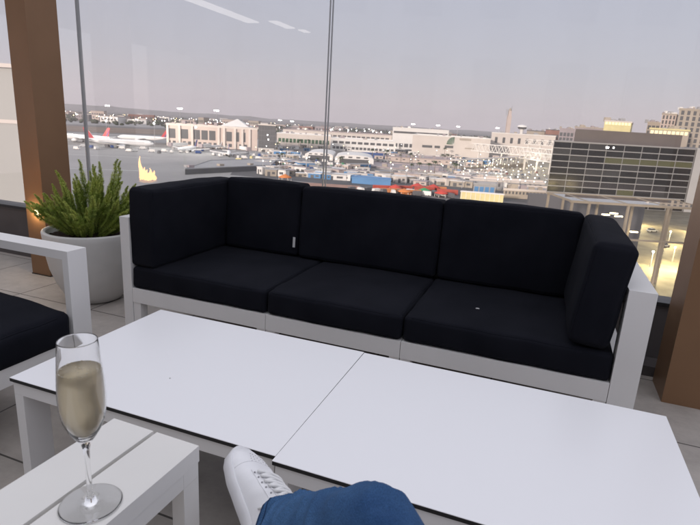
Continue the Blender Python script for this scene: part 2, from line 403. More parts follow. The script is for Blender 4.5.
# ------------------------------------------------------------------ slatted side table
st = empty('side_table', 'narrow white side table with two slats holding the champagne glass', 'side table', W(-.578, .64, 0), -A - .015)
zt2 = .66; x0, x1 = -.093, .093
for xa, xb in ((x0, -.004), (.004, x1)):
    obj('slat', bx(xa, xb, -.72, 0, zt2 - .030, zt2), M['alu_warm_lit'], st, bevel=.0025)
fr = bmesh.new(); box(fr, x1 - .024, x1 - .001, -.68, -.04, zt2 - .058, zt2 - .0305); box(fr, x0 + .001, x0 + .024, -.68, -.04, zt2 - .058, zt2 - .0305)
box(fr, x0 + .001, x1 - .001, -.0395, -.002, zt2 - .058, zt2 - .0305); box(fr, x0 + .001, x1 - .001, -.718, -.6805, zt2 - .058, zt2 - .0305)
obj('frame', fr, M['alu_warm_lit'], st)
for xa in (x0 + .001, x1 - .026):
    for ya in (-.040, -.718): obj('leg', bx(xa, xa + .025, ya, ya + .038, 0, zt2 - .0585), M['alu_warm_lit'], st, bevel=.002)

# ------------------------------------------------------------------ champagne flute
g0 = onz(91, 504, .66)
fl_ = empty('champagne_glass', 'tall flute of pale champagne standing on the slatted side table', 'glass', g0 + Vector((0, 0, .0005)))
outer = [(.0, .0), (.038, .0), (.0405, .0002), (.0415, .0012), (.0405, .0023), (.038, .0028), (.020, .0050), (.008, .0085), (.0045, .014), (.0036, .03), (.0034, .065), (.0042, .088), (.0075, .099), (.0150, .109),
         (.0235, .122), (.0295, .138), (.0322, .156), (.0325, .172), (.0318, .190), (.0300, .212), (.0280, .234), (.0267, .2490), (.02655, .2498), (.0263, .2503)]
inner = [(.0260, .2503), (.02575, .2498), (.0258, .2488), (.0270, .234), (.0290, .212), (.0308, .190), (.0314, .172), (.0311, .156), (.0284, .139), (.0222, .124), (.0140, .1125), (.006, .1055), (.0, .1045)]
bm = bmesh.new()
def lathe_closed(bm, prof, n=64):
    rings = []
    for r, z in prof:
        if r < 1e-6: rings.append([bm.verts.new((0, 0, z))])
        else: rings.append([bm.verts.new((r * math.cos(2 * PI * k / n), r * math.sin(2 * PI * k / n), z)) for k in range(n)])
    for a, b in zip(rings, rings[1:]):
        for k in range(n):
            k2 = (k + 1) % n
            vs = [a[k % len(a)], a[k2 % len(a)], b[k2 % len(b)], b[k % len(b)]]
            u_ = []
            for q in vs:
                if q not in u_: u_.append(q)
            if len(u_) > 2: bm.faces.new(u_)
outer = [(r * (1 if z < .09 else .91), z) for r, z in outer]; inner = [(r * .91, z) for r, z in inner]
lathe_closed(bm, outer + inner)
obj('flute_bowl', bm, M['flute'], fl_, True)
bm = bmesh.new()
liq = [(.0, .1047)] + [(r - .00025, z + .0002) for r, z in inner[::-1][1:] if z < .205] + [(.0293 * .91, .2085), (.0, .2085)]
lathe_closed(bm, liq)
obj('champagne', bm, M['champ'], fl_, True)
bm = bmesh.new()
for k in range(70):
    a = random.uniform(0, 2 * PI); rr = .0256 if k < 46 else random.uniform(0, .024); r0 = random.uniform(.0004, .0011)
    ms = bmesh.ops.create_icosphere(bm, subdivisions=1, radius=r0, matrix=Matrix.Translation((rr * math.cos(a), rr * math.sin(a), .2089)))
for k in range(120):
    a = random.uniform(0, 2 * PI); rr = random.uniform(0, .02); zz = random.uniform(.115, .205)
    bmesh.ops.create_icosphere(bm, subdivisions=1, radius=.0004, matrix=Matrix.Translation((rr * math.cos(a), rr * math.sin(a), zz)))
o = obj('bubbles', bm, M['foam'], fl_, True); o['kind'] = 'stuff'

# ------------------------------------------------------------------ planter and foxtail fern
pc = (-2.665, 2.47)
pot = empty('planter', 'large rounded pale grey planter beside the left bronze column', 'planter', W(*pc, 0))
bm = bmesh.new()
lathe_closed(bm, [(0, .0), (.135, .0), (.155, .008), (.185, .05), (.225, .13), (.255, .22), (.272, .32), (.280, .42), (.283, .452), (.279, .460), (.262, .460), (.256, .452), (.252, .40), (0, .39)], 72)
obj('pot_shell', bm, M['pot'], pot, True)
bm = bmesh.new()
n = 26; R = .2515
vs = {}
for i in range(n + 1):
    for j in range(n + 1):
        x, y = (i / n * 2 - 1), (j / n * 2 - 1)
        # square to disc
        X_, Y_ = x * math.sqrt(1 - y * y / 2) * R, y * math.sqrt(1 - x * x / 2) * R
        vs[i, j] = bm.verts.new((X_, Y_, .422 + .012 * noise.noise(Vector((X_ * 30, Y_ * 30, 0))) + .01 * (1 - (X_ * X_ + Y_ * Y_) / R / R)))
for i in range(n):
    for j in range(n): bm.faces.new((vs[i, j], vs[i + 1, j], vs[i + 1, j + 1], vs[i, j + 1]))
obj('soil', bm, M['soil'], pot, True)

def plume_mesh(seed, L=.40, lean=.25):
    rnd = random.Random(seed); bm = bmesh.new()
    pts = []; N = 14
    for i in range(N + 1):
        t = i / N
        pts.append(Vector((lean * (t ** .8) * L + .02 * rnd.uniform(-1, 1) * t * .5, .012 * math.sin(t * 5 + seed), L * (t - .18 * lean * t * t))))
    tube(bm, pts, [.0028 * (1 - .6 * i / N) for i in range(N + 1)], 5, mi=1)
    def P(t):
        f = t * N; i = min(N - 1, int(f)); return pts[i].lerp(pts[i + 1], f - i), (pts[i + 1] - pts[i]).normalized()
    for k in range(1150):
        t = rnd.uniform(.05, 1) ** .9
        p, d = P(min(t, .999)); a = rnd.uniform(0, 2 * PI)
        o1 = d.orthogonal().normalized(); o1.rotate(Matrix.Rotation(a, 3, d))
        wid = (.023 if t < .5 else .023 * (1 - ((t - .5) / .5) ** 1.5) + .006) * min(1, .5 + t * 2.2)
        ln_ = wid * rnd.uniform(.65, 1.15)
        up = rnd.uniform(.5, 1.1)
        tip = p + (o1 + d * up).normalized() * ln_ * 1.15
        side = d.cross(o1).normalized() * rnd.uniform(.0010, .0018)
        q = p + (tip - p) * .5 + o1 * .002
        v0, v1, v2, v3 = bm.verts.new(p), bm.verts.new(q + side), bm.verts.new(tip), bm.verts.new(q - side)
        f = bm.faces.new((v0, v1, v2, v3)); f.material_index = 2 if (t > .72 and rnd.random() < .5) or rnd.random() < .12 else 0
    me = bpy.data.meshes.new('plume'); bm.to_mesh(me); bm.free()
    for k in (M['fern'], M['fern_stem'], M['fern_tip']): me.materials.append(k)
    return me
pm = [plume_mesh(s, L, ln2) for s, L, ln2 in ((1, .42, .15), (2, .38, .30), (3, .33, .45), (4, .36, .6), (5, .28, .8))]
fern = empty('foxtail_fern', 'bushy green foxtail fern growing in the grey planter', 'plant', W(*pc, .425), -A)
rf = random.Random(11)
for k in range(88):
    a = k * 2.39996; q = math.sqrt((k + .5) / 88)
    o = bpy.data.objects.new('plume', pm[min(4, int(q * 4.9 + rf.uniform(-.5, .5)) if q * 4.9 > .5 else 0)]); COL.objects.link(o); o.parent = fern
    o.location = (math.cos(a) * q * .12, math.sin(a) * q * .12, 0)
    o.rotation_euler = (rf.uniform(-.15, .15), rf.uniform(-.14, .10) + q * .13, a + rf.uniform(-.4, .4)); s = rf.uniform(.72, 1.05) * (1.05 - .12 * q); o.scale = (s, s, s)
# a few tall ones and one that droops over the column side, as in the photo
for (dx, dy, rx, ry, rz, s, mi_) in ((.10, .0, -.05, .10, 0, 1.22, 0), (-.08, .08, .0, .06, 3, 1.12, 0), (-.04, .10, .05, .1, 2.4, 1.1, 0), (.05, .08, .05, .05, 1, 1.15, 0), (.0, -.02, -.05, .0, 1, 1.05, 0), (-.02, .02, 0, .02, 2, 1.06, 0), (.16, .05, 0, .3, .2, 1.0, 1), (-.15, -.03, 0, .60, 3.3, 1.05, 2), (-.10, .0, 0, .15, 3.0, 1.12, 1)):
    o = bpy.data.objects.new('plume', pm[mi_]); COL.objects.link(o); o.parent = fern
    o.location = (dx, dy, 0); o.rotation_euler = (rx, ry, rz); o.scale = (s, s, s)

# ------------------------------------------------------------------ fire table and canopy (seen mirrored in the glass)
fp = empty('fire_table', 'low square fire table with a live flame, mirrored in the glass', 'fire pit', W(-4.42, 1.25, 0), -A)
obj('casing', bx(-.40, .40, -.40, .40, 0, .40), M['firepit'], fp, bevel=.01)
obj('burner_tray', bx(-.2, .2, -.2, .2, .401, .42), M['black_trim'], fp)
bm = bmesh.new(); rf = random.Random(5)
for k in range(7):
    x, y = rf.uniform(-.07, .08), rf.uniform(-.05, .05); hh = rf.uniform(.08, .15) if k else .27
    if k == 0: x = -.06
    tube(bm, [(x + .015 * math.sin(t * 7 + k), y + .01 * math.cos(t * 6 + k), .42 + hh * t) for t in [i / 8 for i in range(9)]],
         [.004 + (.03 if k else .024) * math.sin(PI * min(1, (i / 8) ** .6 + .02)) * (1 - .3 * i / 8) for i in range(9)], 8)
obj('flame', bm, M['flame'], fp, True)

cp = empty('canopy_roof', 'flat canopy roof with strip lights over the left terrace, mirrored in glass', 'canopy', W(-7, -3, 0), -A)
M['canopy'] = mat('canopy_soffit', (.30, .29, .30), .8, var=.05)
obj('roof_slab', bx(-3.0, 2.70, -5, 3.9, 2.80, 3.0), M['canopy'], cp)
for x in (-2.9,):
    for y in (-4.9, 3.6): obj('post', bx(x, x + .16, y, y + .16, 0, 2.80), M['bronze'], cp)
for (x, y0, y1, wd) in ((1.74, .70, 2.6, .24), (2.22, .15, .80, .17), (2.38, -.26, .0, .12)):
    obj('strip_light', bx(x, x + wd, y0, y1, 2.785, 2.799), M['led'], cp)

# ------------------------------------------------------------------ person (lower body, legs crossed, one white sneaker raised)
KN = c2w(.030, .340, .645)               # right knee
AN = c2w(-.128, .462, .880)              # right ankle
HIPR = Vector((.14, -.22, .53)); HIPL = Vector((-.10, -.22, .53)); PEL = Vector((.02, -.26, .56))
KNL = Vector((.02, .27, .50)); ANL = Vector((-.02, .36, .09)); TOEL = Vector((-.04, .54, .03))
person = empty('person', 'person with crossed legs in blue jeans and a white sneaker, seen from the lap', 'person', (0, -.26, 0))
def rel(p): return Vector(p) - Vector((0, -.26, 0))
def skin_obj(name, verts, edges, radii, m, parent, root=0, sub=2, disp=0, dscale=.1):
    me = bpy.data.meshes.new(name); me.from_pydata([tuple(rel(v)) for v in verts], edges, []); me.materials.append(m)
    o = bpy.data.objects.new(name, me); COL.objects.link(o); o.parent = parent
    sk = o.modifiers.new('skin', 'SKIN'); sk.use_smooth_shade = True
    for i, r in enumerate(radii): me.skin_vertices[0].data[i].radius = (r, r); me.skin_vertices[0].data[i].use_root = (i == root)
    sb = o.modifiers.new('sub', 'SUBSURF'); sb.levels = sub; sb.render_levels = sub
    return o
footR = AN + c2w(-.02, -.02, .06) - c2w(0, 0, 0)
bv = [PEL, HIPR, KN, AN, footR, HIPL, KNL, ANL, TOEL]
skin_obj('body', bv, [(0, 1), (1, 2), (2, 3), (3, 4), (0, 5), (5, 6), (6, 7), (7, 8)], [.10, .07, .040, .024, .018, .07, .045, .030, .024], M['skin'], person)

def cloth_leg(bm, pts, radii, seed, n=56, m=170, folds=()):
    """loft a trouser leg along a smoothed path with folds; folds = (t, amp, width)"""
    P = [Vector(p) for p in pts]
    def cr(i, t):
        p0, p1, p2, p3 = P[max(i - 1, 0)], P[i], P[min(i + 1, len(P) - 1)], P[min(i + 2, len(P) - 1)]
        return .5 * ((2 * p1) + (p2 - p0) * t + (2 * p0 - 5 * p1 + 4 * p2 - p3) * t * t + (3 * p1 - p0 - 3 * p2 + p3) * t ** 3)
    seq = []
    for k in range(m + 1):
        f = k / m * (len(P) - 1); i = min(int(f), len(P) - 2); t = f - i
        seq.append((cr(i, t), radii[i] * (1 - t) + radii[i + 1] * t, k / m))
    rings = []; ref = Vector((0, 0, 1))
    for k, (c, r, t) in enumerate(seq):
        d = (seq[min(k + 1, m)][0] - seq[max(k - 1, 0)][0]).normalized()
        ref = (ref - ref.dot(d) * d).normalized(); b = d.cross(ref); ring = []
        for j in range(n):
            a = 2 * PI * j / n; nrm = math.cos(a) * ref + math.sin(a) * b
            w = 0
            for (ft, amp, wd, ph) in folds:
                w += amp * math.exp(-((t - ft + .03 * math.sin(a * 2 + ph)) / wd) ** 2) * (.6 + .4 * math.cos(a - ph))
            q = c + nrm * r
            w += noise.noise(Vector((q.x * 7, q.y * 7, q.z * 7 + seed))) * .006 + (1 - abs(noise.noise(Vector((q.x * 16, q.y * 16 + seed, q.z * 16))))) ** 4 * .008
            ring.append(bm.verts.new(rel(q + nrm * w)))
        rings.append(ring)
    for a, b_ in zip(rings, rings[1:]):
        for j in range(n): bm.faces.new((a[j], a[(j + 1) % n], b_[(j + 1) % n], b_[j]))
    return rings
bm = bmesh.new()
shin = (KN - AN)
hem = AN + shin * .16
mid = AN + shin * .5
rings = cloth_leg(bm, [hem, AN + shin * .28, mid, AN + shin * .82, KN + Vector((.010, -.012, -.006)), KN.lerp(HIPR, .20) + Vector((.022, 0, -.004)), KN.lerp(HIPR, .55), HIPR, HIPR + Vector((-.03, -.10, .0))],
          [.050, .049, .051, .054, .055, .062, .078, .095, .09], 3, folds=((.06, .009, .011, 0), (.11, .010, .012, 2), (.17, .008, .014, 4), (.20, .005, .012, 1), (.27, .005, .016, 5), (.66, .004, .02, 2)))
rc = [[v.co.copy() for v in r] for r in rings]
# hem turned inwards
r0 = rings[0]; cen = sum((v.co for v in r0), Vector()) / len(r0); dd = (rel(mid) - cen).normalized()
prev = r0
for sc, off in ((.97, -.0015), (.93, .004), (.90, .05)):
    nr = [bm.verts.new(cen + (v.co - cen) * sc + dd * off) for v in r0]
    for j in range(len(r0)): bm.faces.new((nr[j], nr[(j + 1) % len(r0)], prev[(j + 1) % len(r0)], prev[j]))
    prev = nr
cloth_leg(bm, [ANL + Vector((0, 0, .02)), ANL.lerp(KNL, .5), KNL, KNL.lerp(HIPL, .5), HIPL, HIPL + Vector((.03, -.10, 0))], [.07, .068, .075, .085, .10, .09], 9, n=28, m=50, folds=((.1, .005, .03, 1),))
lathe_pts = [(HIPL + Vector((-.06, -.05, 0))), PEL, (HIPR + Vector((.06, -.05, 0)))]
tube(bm, [rel(p) for p in lathe_pts], [.10, .125, .10], 24)
jeans = obj('jeans', bm, M['denim'], person, True)
# hem stitching and side seam
bm = bmesh.new()
def push(k, j, h=.0006):
    c = sum(rc[k], Vector()) / len(rc[k]); v = rc[k][j % len(rc[k])]; return v + (v - c).normalized() * h
for k in (6, 8): tube(bm, [push(k, j) for j in range(57)], .0007, 5, False)
obj('hem_stitch', bm, M['denim_seam'], jeans, True)
bm = bmesh.new()
for j in (17,): tube(bm, [push(k, j, .0004) for k in range(0, 150)], .0016, 6)
obj('side_seam', bm, M['denim_seam'], jeans, True)
# sneaker
def sneaker(heel, toe, upv, label, scale=1.0):
    f = (toe - heel); L = f.length; f.normalize(); upv = (upv - upv.dot(f) * f).normalized(); side = f.cross(upv)   # side = to the right of the foot
    mt = Matrix(((f.x, side.x, upv.x), (f.y, side.y, upv.y), (f.z, side.z, upv.z)))
    root_loc = rel(heel)
    def T(x, y, z): return root_loc + mt @ Vector((x * L, y, z))
    def lin(tab, t):
        for (a, b), (c, d) in zip(tab, tab[1:]):
            if t <= c: 
                k = (t - a) / (c - a); k = k * k * (3 - 2 * k) * .5 + k * .5
                return b + (d - b) * k
        return tab[-1][1]
    WS = 1.09
    Wd = [(0, .012), (.02, .022), (.08, .031), (.2, .034), (.4, .035), (.55, .041), (.7, .047), (.82, .045), (.91, .036), (.97, .021), (1, .008)]
    Wd = [(a, b * WS) for a, b in Wd]
    Hh = [(0, .040), (.02, .072), (.08, .083), (.2, .078), (.34, .086), (.45, .082), (.6, .066), (.75, .052), (.87, .043), (.95, .034), (1, .018)]
    Cy = [(0, 0), (.4, .002), (.7, -.003), (1, -.010)]
    base = .020
    bm = bmesh.new(); rings = []; NR, NP = 44, 28
    for i in range(NR + 1):
        t = i / NR; w = lin(Wd, t); h = lin(Hh, t); cy = lin(Cy, t); ring = []
        for j in range(NP + 1):
            a = PI * j / NP
            e = .72 if t > .4 else .62
            cx = math.copysign(abs(math.cos(a)) ** e, math.cos(a)); sz = math.sin(a) ** (.85 if t > .5 else .95)
            nar = 1 - (.25 if t < .5 else .12) * sz ** 2
            crease = .0016 * math.exp(-((t - .66) / .012) ** 2) * sz + .0012 * math.exp(-((t - .71) / .01) ** 2) * sz
            ring.append(bm.verts.new(T(.02 + t * .965, cy + w * cx * nar, base + (h - base) * sz - crease)))
        rings.append(ring)
    for a_, b_ in zip(rings, rings[1:]):
        for j in range(NP): bm.faces.new((a_[j], a_[j + 1], b_[j + 1], b_[j]))
        bm.faces.new((a_[0], b_[0], b_[NP], a_[NP]))
    bm.faces.new(rings[0]); bm.faces.new(rings[-1][::-1])
    sh = obj('sneaker', bm, M['shoe'], person, True)
    # sole
    bm = bmesh.new(); lay = []
    for (zz, ex) in ((0.0, .0), (.002, .003), (.016, .0045), (.0235, .0035), (.0245, .001)):
        out = []
        for i in range(NR + 1): t = i / NR; out.append((t, lin(Cy, t) + lin(Wd, t) + ex, 1))
        for i in range(NR, -1, -1): t = i / NR; out.append((t, lin(Cy, t) - lin(Wd, t) - ex, -1))
        lay.append([bm.verts.new(T(.02 + t * .965 + (ex / L * (1 if t > .5 else -1) * (1 if abs(t - .5) > .45 else 0)), y, zz)) for t, y, s_ in out])
    m_ = len(lay[0])
    for a_, b_ in zip(lay, lay[1:]):
        for j in range(m_): bm.faces.new((a_[j], a_[(j + 1) % m_], b_[(j + 1) % m_], b_[j]))
    bm.faces.new(lay[0][::-1]); bm.faces.new(lay[-1])
    obj('sole', bm, M['shoe_sole'], sh, True)
    def on(t, s_, h=.001):      # point on the upper: t along, s_ -1..1 across
        w = lin(Wd, t); hh = lin(Hh, t); cy = lin(Cy, t); a = PI / 2 - s_ * PI / 2
        sz = math.sin(a) ** (.85 if t > .5 else .95); cx = math.copysign(abs(math.cos(a)) ** (.72 if t > .4 else .62), math.cos(a)); nar = 1 - (.25 if t < .5 else .12) * sz ** 2
        return T(.02 + t * .965, cy + (w + h) * cx * nar, base + (hh + h - base) * sz)
    bm = bmesh.new()
    for s0 in (-1, 1):          # eyestay edges
        tube(bm, [on(.70 - .34 * k / 12, s0 * (.22 + .14 * k / 12), .0006) for k in range(13)], .0011, 6)
        tube(bm, [on(.70 - .34 * k / 12, s0 * (.44 + .10 * k / 12), .0004) for k in range(13)], .0007, 6)
    tube(bm, [on(.705, -.22 + .44 * k / 8, .0006) for k in range(9)], .0011, 6)
    tube(bm, [on(.76 + .035 * math.cos((k / 14 - .5) * PI), -1 + 2 * k / 14, .0003) for k in range(15)], .0008, 6)
    for s0 in (-1, 1): tube(bm, [on(.36 - .26 * k / 10, s0 * (.55 - .25 * math.sin(k / 10 * PI)), .0004) for k in range(11)], .0008, 6)
    obj('seam_stitching', bm, M['shoe'], sh, True)
    bm = bmesh.new()
    for k in range(7):          # laces crossing over the tongue
        t0 = .675 - k * .048
        for s0 in (-1, 1):
            h0 = .0035 + (.0022 if s0 > 0 else 0)
            pts = [on(t0 - .046 * i / 8, s0 * (-.33 + .66 * i / 8), h0 * math.sin(PI * (.12 + .76 * i / 8)) + .0006) for i in range(9)]
            tube(bm, pts, .0029, 7)
    tb = .345
    for s0 in (-1, 1):          # bow loops and ends
        tube(bm, [on(tb + .02 * math.sin(i / 10 * PI) * s0 + .03 * i / 10, s0 * .62 * math.sin(i / 10 * PI) , .006 + .006 * math.sin(i / 10 * PI)) for i in range(11)], .0022, 6)
        tube(bm, [on(tb + .07 * i / 6, s0 * (.08 + .7 * i / 6), .006 - .003 * i / 6) for i in range(7)], .002, 6)
    bmesh.ops.create_icosphere(bm, subdivisions=2, radius=.006, matrix=Matrix.Translation(on(tb, 0, .007)))
    obj('laces', bm, M['lace'], sh, True)
    for k in range(7):
        for s0 in (-1, 1):
            bm = bmesh.new(); bmesh.ops.create_icosphere(bm, subdivisions=1, radius=.0021, matrix=Matrix.Translation(on(.675 - k * .048, s0 * .40, .0002))); obj('eyelet', bm, M['sock'], sh, True)
    bm = bmesh.new()
    for i in range(4):
        for j in range(5): bmesh.ops.create_icosphere(bm, subdivisions=1, radius=.0011, matrix=Matrix.Translation(on(.80 + i * .028, (-.24 + j * .12) * (1 - i * .12), .0)))
    obj('toe_perforation', bm, M['sock'], sh, True)
    bm = bmesh.new()            # tongue standing proud at the collar
    g = [[bm.verts.new(on(.60 - .34 * i / 10, -.26 + .52 * j / 6, .0005 + (.010 if i > 7 else 0) * (i - 7) / 3)) for j in range(7)] for i in range(11)]
    g2 = [[bm.verts.new(on(.60 - .34 * i / 10, -.24 + .48 * j / 6, -.004 + (.010 if i > 7 else 0) * (i - 7) / 3)) for j in range(7)] for i in range(11)]
    for G, fl2 in ((g, 0), (g2, 1)):
        for i in range(10):
            for j in range(6): bm.faces.new((G[i][j], G[i + 1][j], G[i + 1][j + 1], G[i][j + 1]))
    for i in range(10):
        for j in (0, 6): bm.faces.new((g[i][j], g[i + 1][j], g2[i + 1][j], g2[i][j]))
    for j in range(6): bm.faces.new((g[10][j], g[10][j + 1], g2[10][j + 1], g2[10][j])); bm.faces.new((g[0][j], g[0][j + 1], g2[0][j + 1], g2[0][j]))
    obj('tongue', bm, M['shoe'], sh, True)
    bm = bmesh.new()            # padded collar ring
    tube(bm, [T(.02 + .965 * (.18 + .15 * math.cos(a)), .027 * math.sin(a), .080 + .006 * math.cos(a)) for a in [2 * PI * k / 24 for k in range(25)]], .006, 8, False)
    obj('collar', bm, M['shoe'], sh, True)
    return sh, T
HEEL = c2w(-.128, .535, .835); TOE = c2w(-.222, .392, 1.055)
UP = (KN - AN).normalized() + (c2w(.55, 0, 0) - c2w(0, 0, 0))
sh, T_ = sneaker(HEEL, TOE, UP, '')
bm = bmesh.new(); tube(bm, [T_(.22, 0, .06), T_(.215, 0, .10), rel(hem + shin * .12)], [.034, .038, .0435], 20)
obj('sock', bm, M['sock'], person, True)
sneaker(ANL + Vector((0, -.06, -.088)), ANL + Vector((-.03, .21, -.088)), Vector((0, 0, 1)), '')

# ================================================================== the world outside
G = -35.0
GP = dict(var=.12, vscale=.05)
M['ground'] = mat('airfield_ground', (.13, .125, .125), .85, col2=(.19, .18, .175), vscale=.006)
M['apron'] = mat('apron_concrete', (.27, .265, .265), .8, col2=(.33, .325, .32), vscale=.02)
M['grass'] = mat('dry_airfield_grass', (.20, .15, .12), .95, col2=(.24, .19, .15), vscale=.02)
M['asphalt'] = mat('road_asphalt', (.11, .11, .115), .85, var=.2, vscale=.1)
M['paint'] = mat('white_road_paint', (.7, .7, .68), .7)
M['hill'] = mat('far_hill', (.22, .21, .21), .95, var=.3, vscale=.002)
M['cream'] = mat('cream_render', (.66, .60, .55), .8, var=.08, vscale=.08)
M['pinkw'] = mat('pink_beige_concrete', (.60, .50, .45), .8, var=.08, vscale=.06)
M['white'] = mat('white_cladding', (.78, .76, .73), .6, var=.05, vscale=.08)
M['tan'] = mat('tan_concrete', (.42, .37, .31), .85, var=.12, vscale=.08)
M['mauve'] = mat('mauve_flat_roof', (.38, .33, .34), .9, var=.12, vscale=.06)
M['greyroof'] = mat('grey_flat_roof', (.36, .36, .37), .9, var=.1, vscale=.05)
M['darkgrey'] = mat('dark_grey_cladding', (.13, .13, .14), .6, var=.1, vscale=.1)
M['brownred'] = mat('red_brown_brick', (.28, .15, .12), .85, var=.2, vscale=.1)
M['terracotta'] = mat('terracotta_paving', (.42, .25, .19), .9, var=.15, vscale=.2)
M['wglass'] = mat('window_glass', (.12, .12, .125), .2, spec=.5)
M['gglass'] = mat('green_window_glass', (.09, .15, .10), .2)
M['blue'] = mat('light_blue_paint', (.10, .26, .50), .6, var=.1, vscale=.1)
M['dblue'] = mat('container_blue', (.05, .10, .28), .6, var=.15, vscale=.2)
M['red'] = mat('red_canvas', (.60, .07, .05), .7, var=.12, vscale=.3)
M['orange'] = mat('orange_canvas', (.65, .22, .06), .7)
M['green'] = mat('green_canvas', (.05, .30, .12), .7)
M['yellow'] = mat('yellow_panel', (.72, .64, .34), .7, var=.1, vscale=.3)
M['steel_white'] = mat('white_painted_steel', (.80, .77, .72), .5)
M['mast'] = mat('galvanised_mast', (.35, .35, .36), .5, metal=.4)
M['lampw'] = mat('cool_lamp', (1, .97, .92), .4, emit=16)
M['lampy'] = mat('warm_lamp', (1, .80, .45), .4, emit=11)
M['litwin'] = mat('lit_window', (1, .86, .5), .4, emit=.45)
M['litwin_dim'] = mat('dimly_lit_window', (.07, .072, .035), .3, emit=.02)
M['plane_w'] = mat('aircraft_white', (.78, .78, .78), .35)
M['plane_red'] = mat('aircraft_tail_red', (.50, .06, .07), .4)
M['plane_blue'] = mat('aircraft_tail_blue', (.04, .07, .25), .4)
M['tyre'] = mat('tyre_rubber', (.03, .03, .03), .8)
M['carglass'] = mat('car_glass', (.04, .045, .05), .1)
M['office_glass'] = mat('dark_tinted_glass', (.016, .016, .018), .2, spec=.22, var=.3, vscale=.06)
M['office_blind'] = mat('dark_glass_with_blinds', (.035, .035, .038), .35, spec=.3)
M['office_frame'] = mat('grey_aluminium_frame', (.30, .30, .31), .5, metal=.2)
M['office_roof'] = mat('brown_roof_screen', (.115, .098, .095), .7, var=.08, vscale=.2)
M['canopy_tan'] = mat('weathered_tan_frame', (.34, .29, .22), .7, var=.15, vscale=.5)
M['pale'] = mat('pale_beige_wall', (.40, .40, .38), .85, var=.06, vscale=.3)
M['forecourt_paving'] = mat('forecourt_paving', (.17, .155, .12), .7, var=.3, vscale=.2)
M['lit_paving'] = mat('pale_paving', (.42, .38, .30), .8, var=.15, vscale=.15)

def struct(name, bm, m, loc=None):
    o = obj(name, bm, m, loc=loc); tag(o, kind='structure'); return o
# ground: one sheet to the horizon
bm = bmesh.new(); vv = [bm.verts.new(p) for p in ((-9000, 2.9, G), (9000, 2.9, G), (9000, 11500, G), (-9000, 11500, G))]
for p in vv: pass
bm.faces.new(vv); struct('ground', bm, M['ground'])
def quad(name, pts, m, z):
    bm = bmesh.new(); bm.faces.new([bm.verts.new((p[0], p[1], z)) for p in pts]); return struct(name, bm, m)
def gq(name, px, m, dz):     # a ground sheet whose outline is given where it meets the ground
    return quad(name, [onz(x, y, G) for x, y in px], m, G + dz)
gq('apron', [(-60, 262), (-60, 141), (300, 152), (330, 176), (200, 262)], M['apron'], .06)
gq('apron_far', [(-40, 132), (-40, 128), (300, 141), (280, 150)], M['apron'], .065)
gq('infield_grass', [(-40, 127), (-40, 121), (330, 137), (330, 141)], M['grass'], .05)
gq('runway', [(-40, 119.5), (-40, 116), (360, 134), (360, 136.5)], M['apron'], .055)
gq('far_grass', [(-40, 115.2), (-40, 111), (400, 133), (400, 135)], M['grass'], .05)
gq('car_park', [(440, 190), (430, 170), (590, 150), (600, 195)], M['lit_paving'], .06)
gq('access_road', [(230, 175), (236, 168), (560, 196), (560, 206)], M['asphalt'], .09)
gq('brick_yard', [(235, 196), (262, 180), (360, 186), (360, 212)], M['terracotta'], .10)
gq('forecourt', [(520, 300), (550, 205), (800, 205), (900, 420)], M['forecourt_paving'], .07)
for k, (a, b, c, d) in enumerate(((-30, 150, 150, 158), (60, 140, 300, 153), (-30, 165, 140, 171), (-30, 124, 280, 138.5))):
    p, q = onz(a, b, G), onz(c, d, G); n_ = Vector((-(q - p).y, (q - p).x, 0)).normalized() * .7
    quad('taxiway_line', [p - n_, q - n_, q + n_, p + n_], M['paint'], G + .12)
# far hills
rh = random.Random(3)
bm = bmesh.new(); base = []; tops = []; tb_ = []
for i in range(121):
    px = -160 + i * 10; d = ray(px, 123.66 + (px - 350) * .059); d.z = 0; d.normalize()
    h = 42 + 55 * max(0, noise.noise(Vector((i * .11, 1.7, 0)))) + 45 * math.exp(-((px - 60) / 130) ** 2) + 22 * noise.noise(Vector((i * .5, 0, 5)))
    base.append(bm.verts.new((d.x * 9000, d.y * 9000, G))); tops.append(bm.verts.new((d.x * 9900, d.y * 9900, G + max(8, h)))); tb_.append(bm.verts.new((d.x * 10800, d.y * 10800, G)))
for i in range(120):
    bm.faces.new((base[i], base[i + 1], tops[i + 1], tops[i])); bm.faces.new((tops[i], tops[i + 1], tb_[i + 1], tb_[i]))
struct('hills', bm, M['hill'])

# ---- buildings
def site(name, label, cat, xl, xr, YL, YR, ytop, group=None):
    a = ony(xl, ytop, YL); b = ony(xr, ytop + .059 * (xr - xl), YR); h = a.z - G
    t = empty(name, label, cat, (a.x, a.y, G), math.atan2(b.y - a.y, b.x - a.x), group)
    return t, (Vector((b.x, b.y)) - Vector((a.x, a.y))).length, h
def skew(t, xl, xr):
    sl = (xl - PX) / F * 1.04; sr = (xr - PX) / F * 1.04; rot = math.tan(t.rotation_euler.z)
    k = sl + .03 if sl > 0 else (sr - .03 if sr < 0 else 0)
    k = k + rot
    for o in t.children:
        if o.type == 'MESH' and o.name.split('.')[0] in ('wall', 'roof', 'corner_pier', 'roof_screen', 'coping', 'joint_band'):
            for v in o.data.vertices:
                if v.co.y > .5: v.co.x += k * v.co.y
def part(name, m, t, *b, bevel=0):
    return obj(name, bx(*b), m, t, bevel=bevel)
def windows(t, x0, x1, z0, z1, nx, nz, fx=.7, fz=.6, m='wglass', name='window', y=0, proud=.06):
    dx, dz = (x1 - x0) / nx, (z1 - z0) / nz; me = None
    for i in range(nx):
        for k in range(nz):
            if me is None:
                o = obj(name, bx(-dx * fx / 2, dx * fx / 2, -proud, .0, -dz * fz / 2, dz * fz / 2), M[m], t); me = o.data
            else:
                o = bpy.data.objects.new(name, me); COL.objects.link(o); o.parent = t
            o.location = (x0 + (i + .5) * dx, y - .01, z0 + (k + .5) * dz)
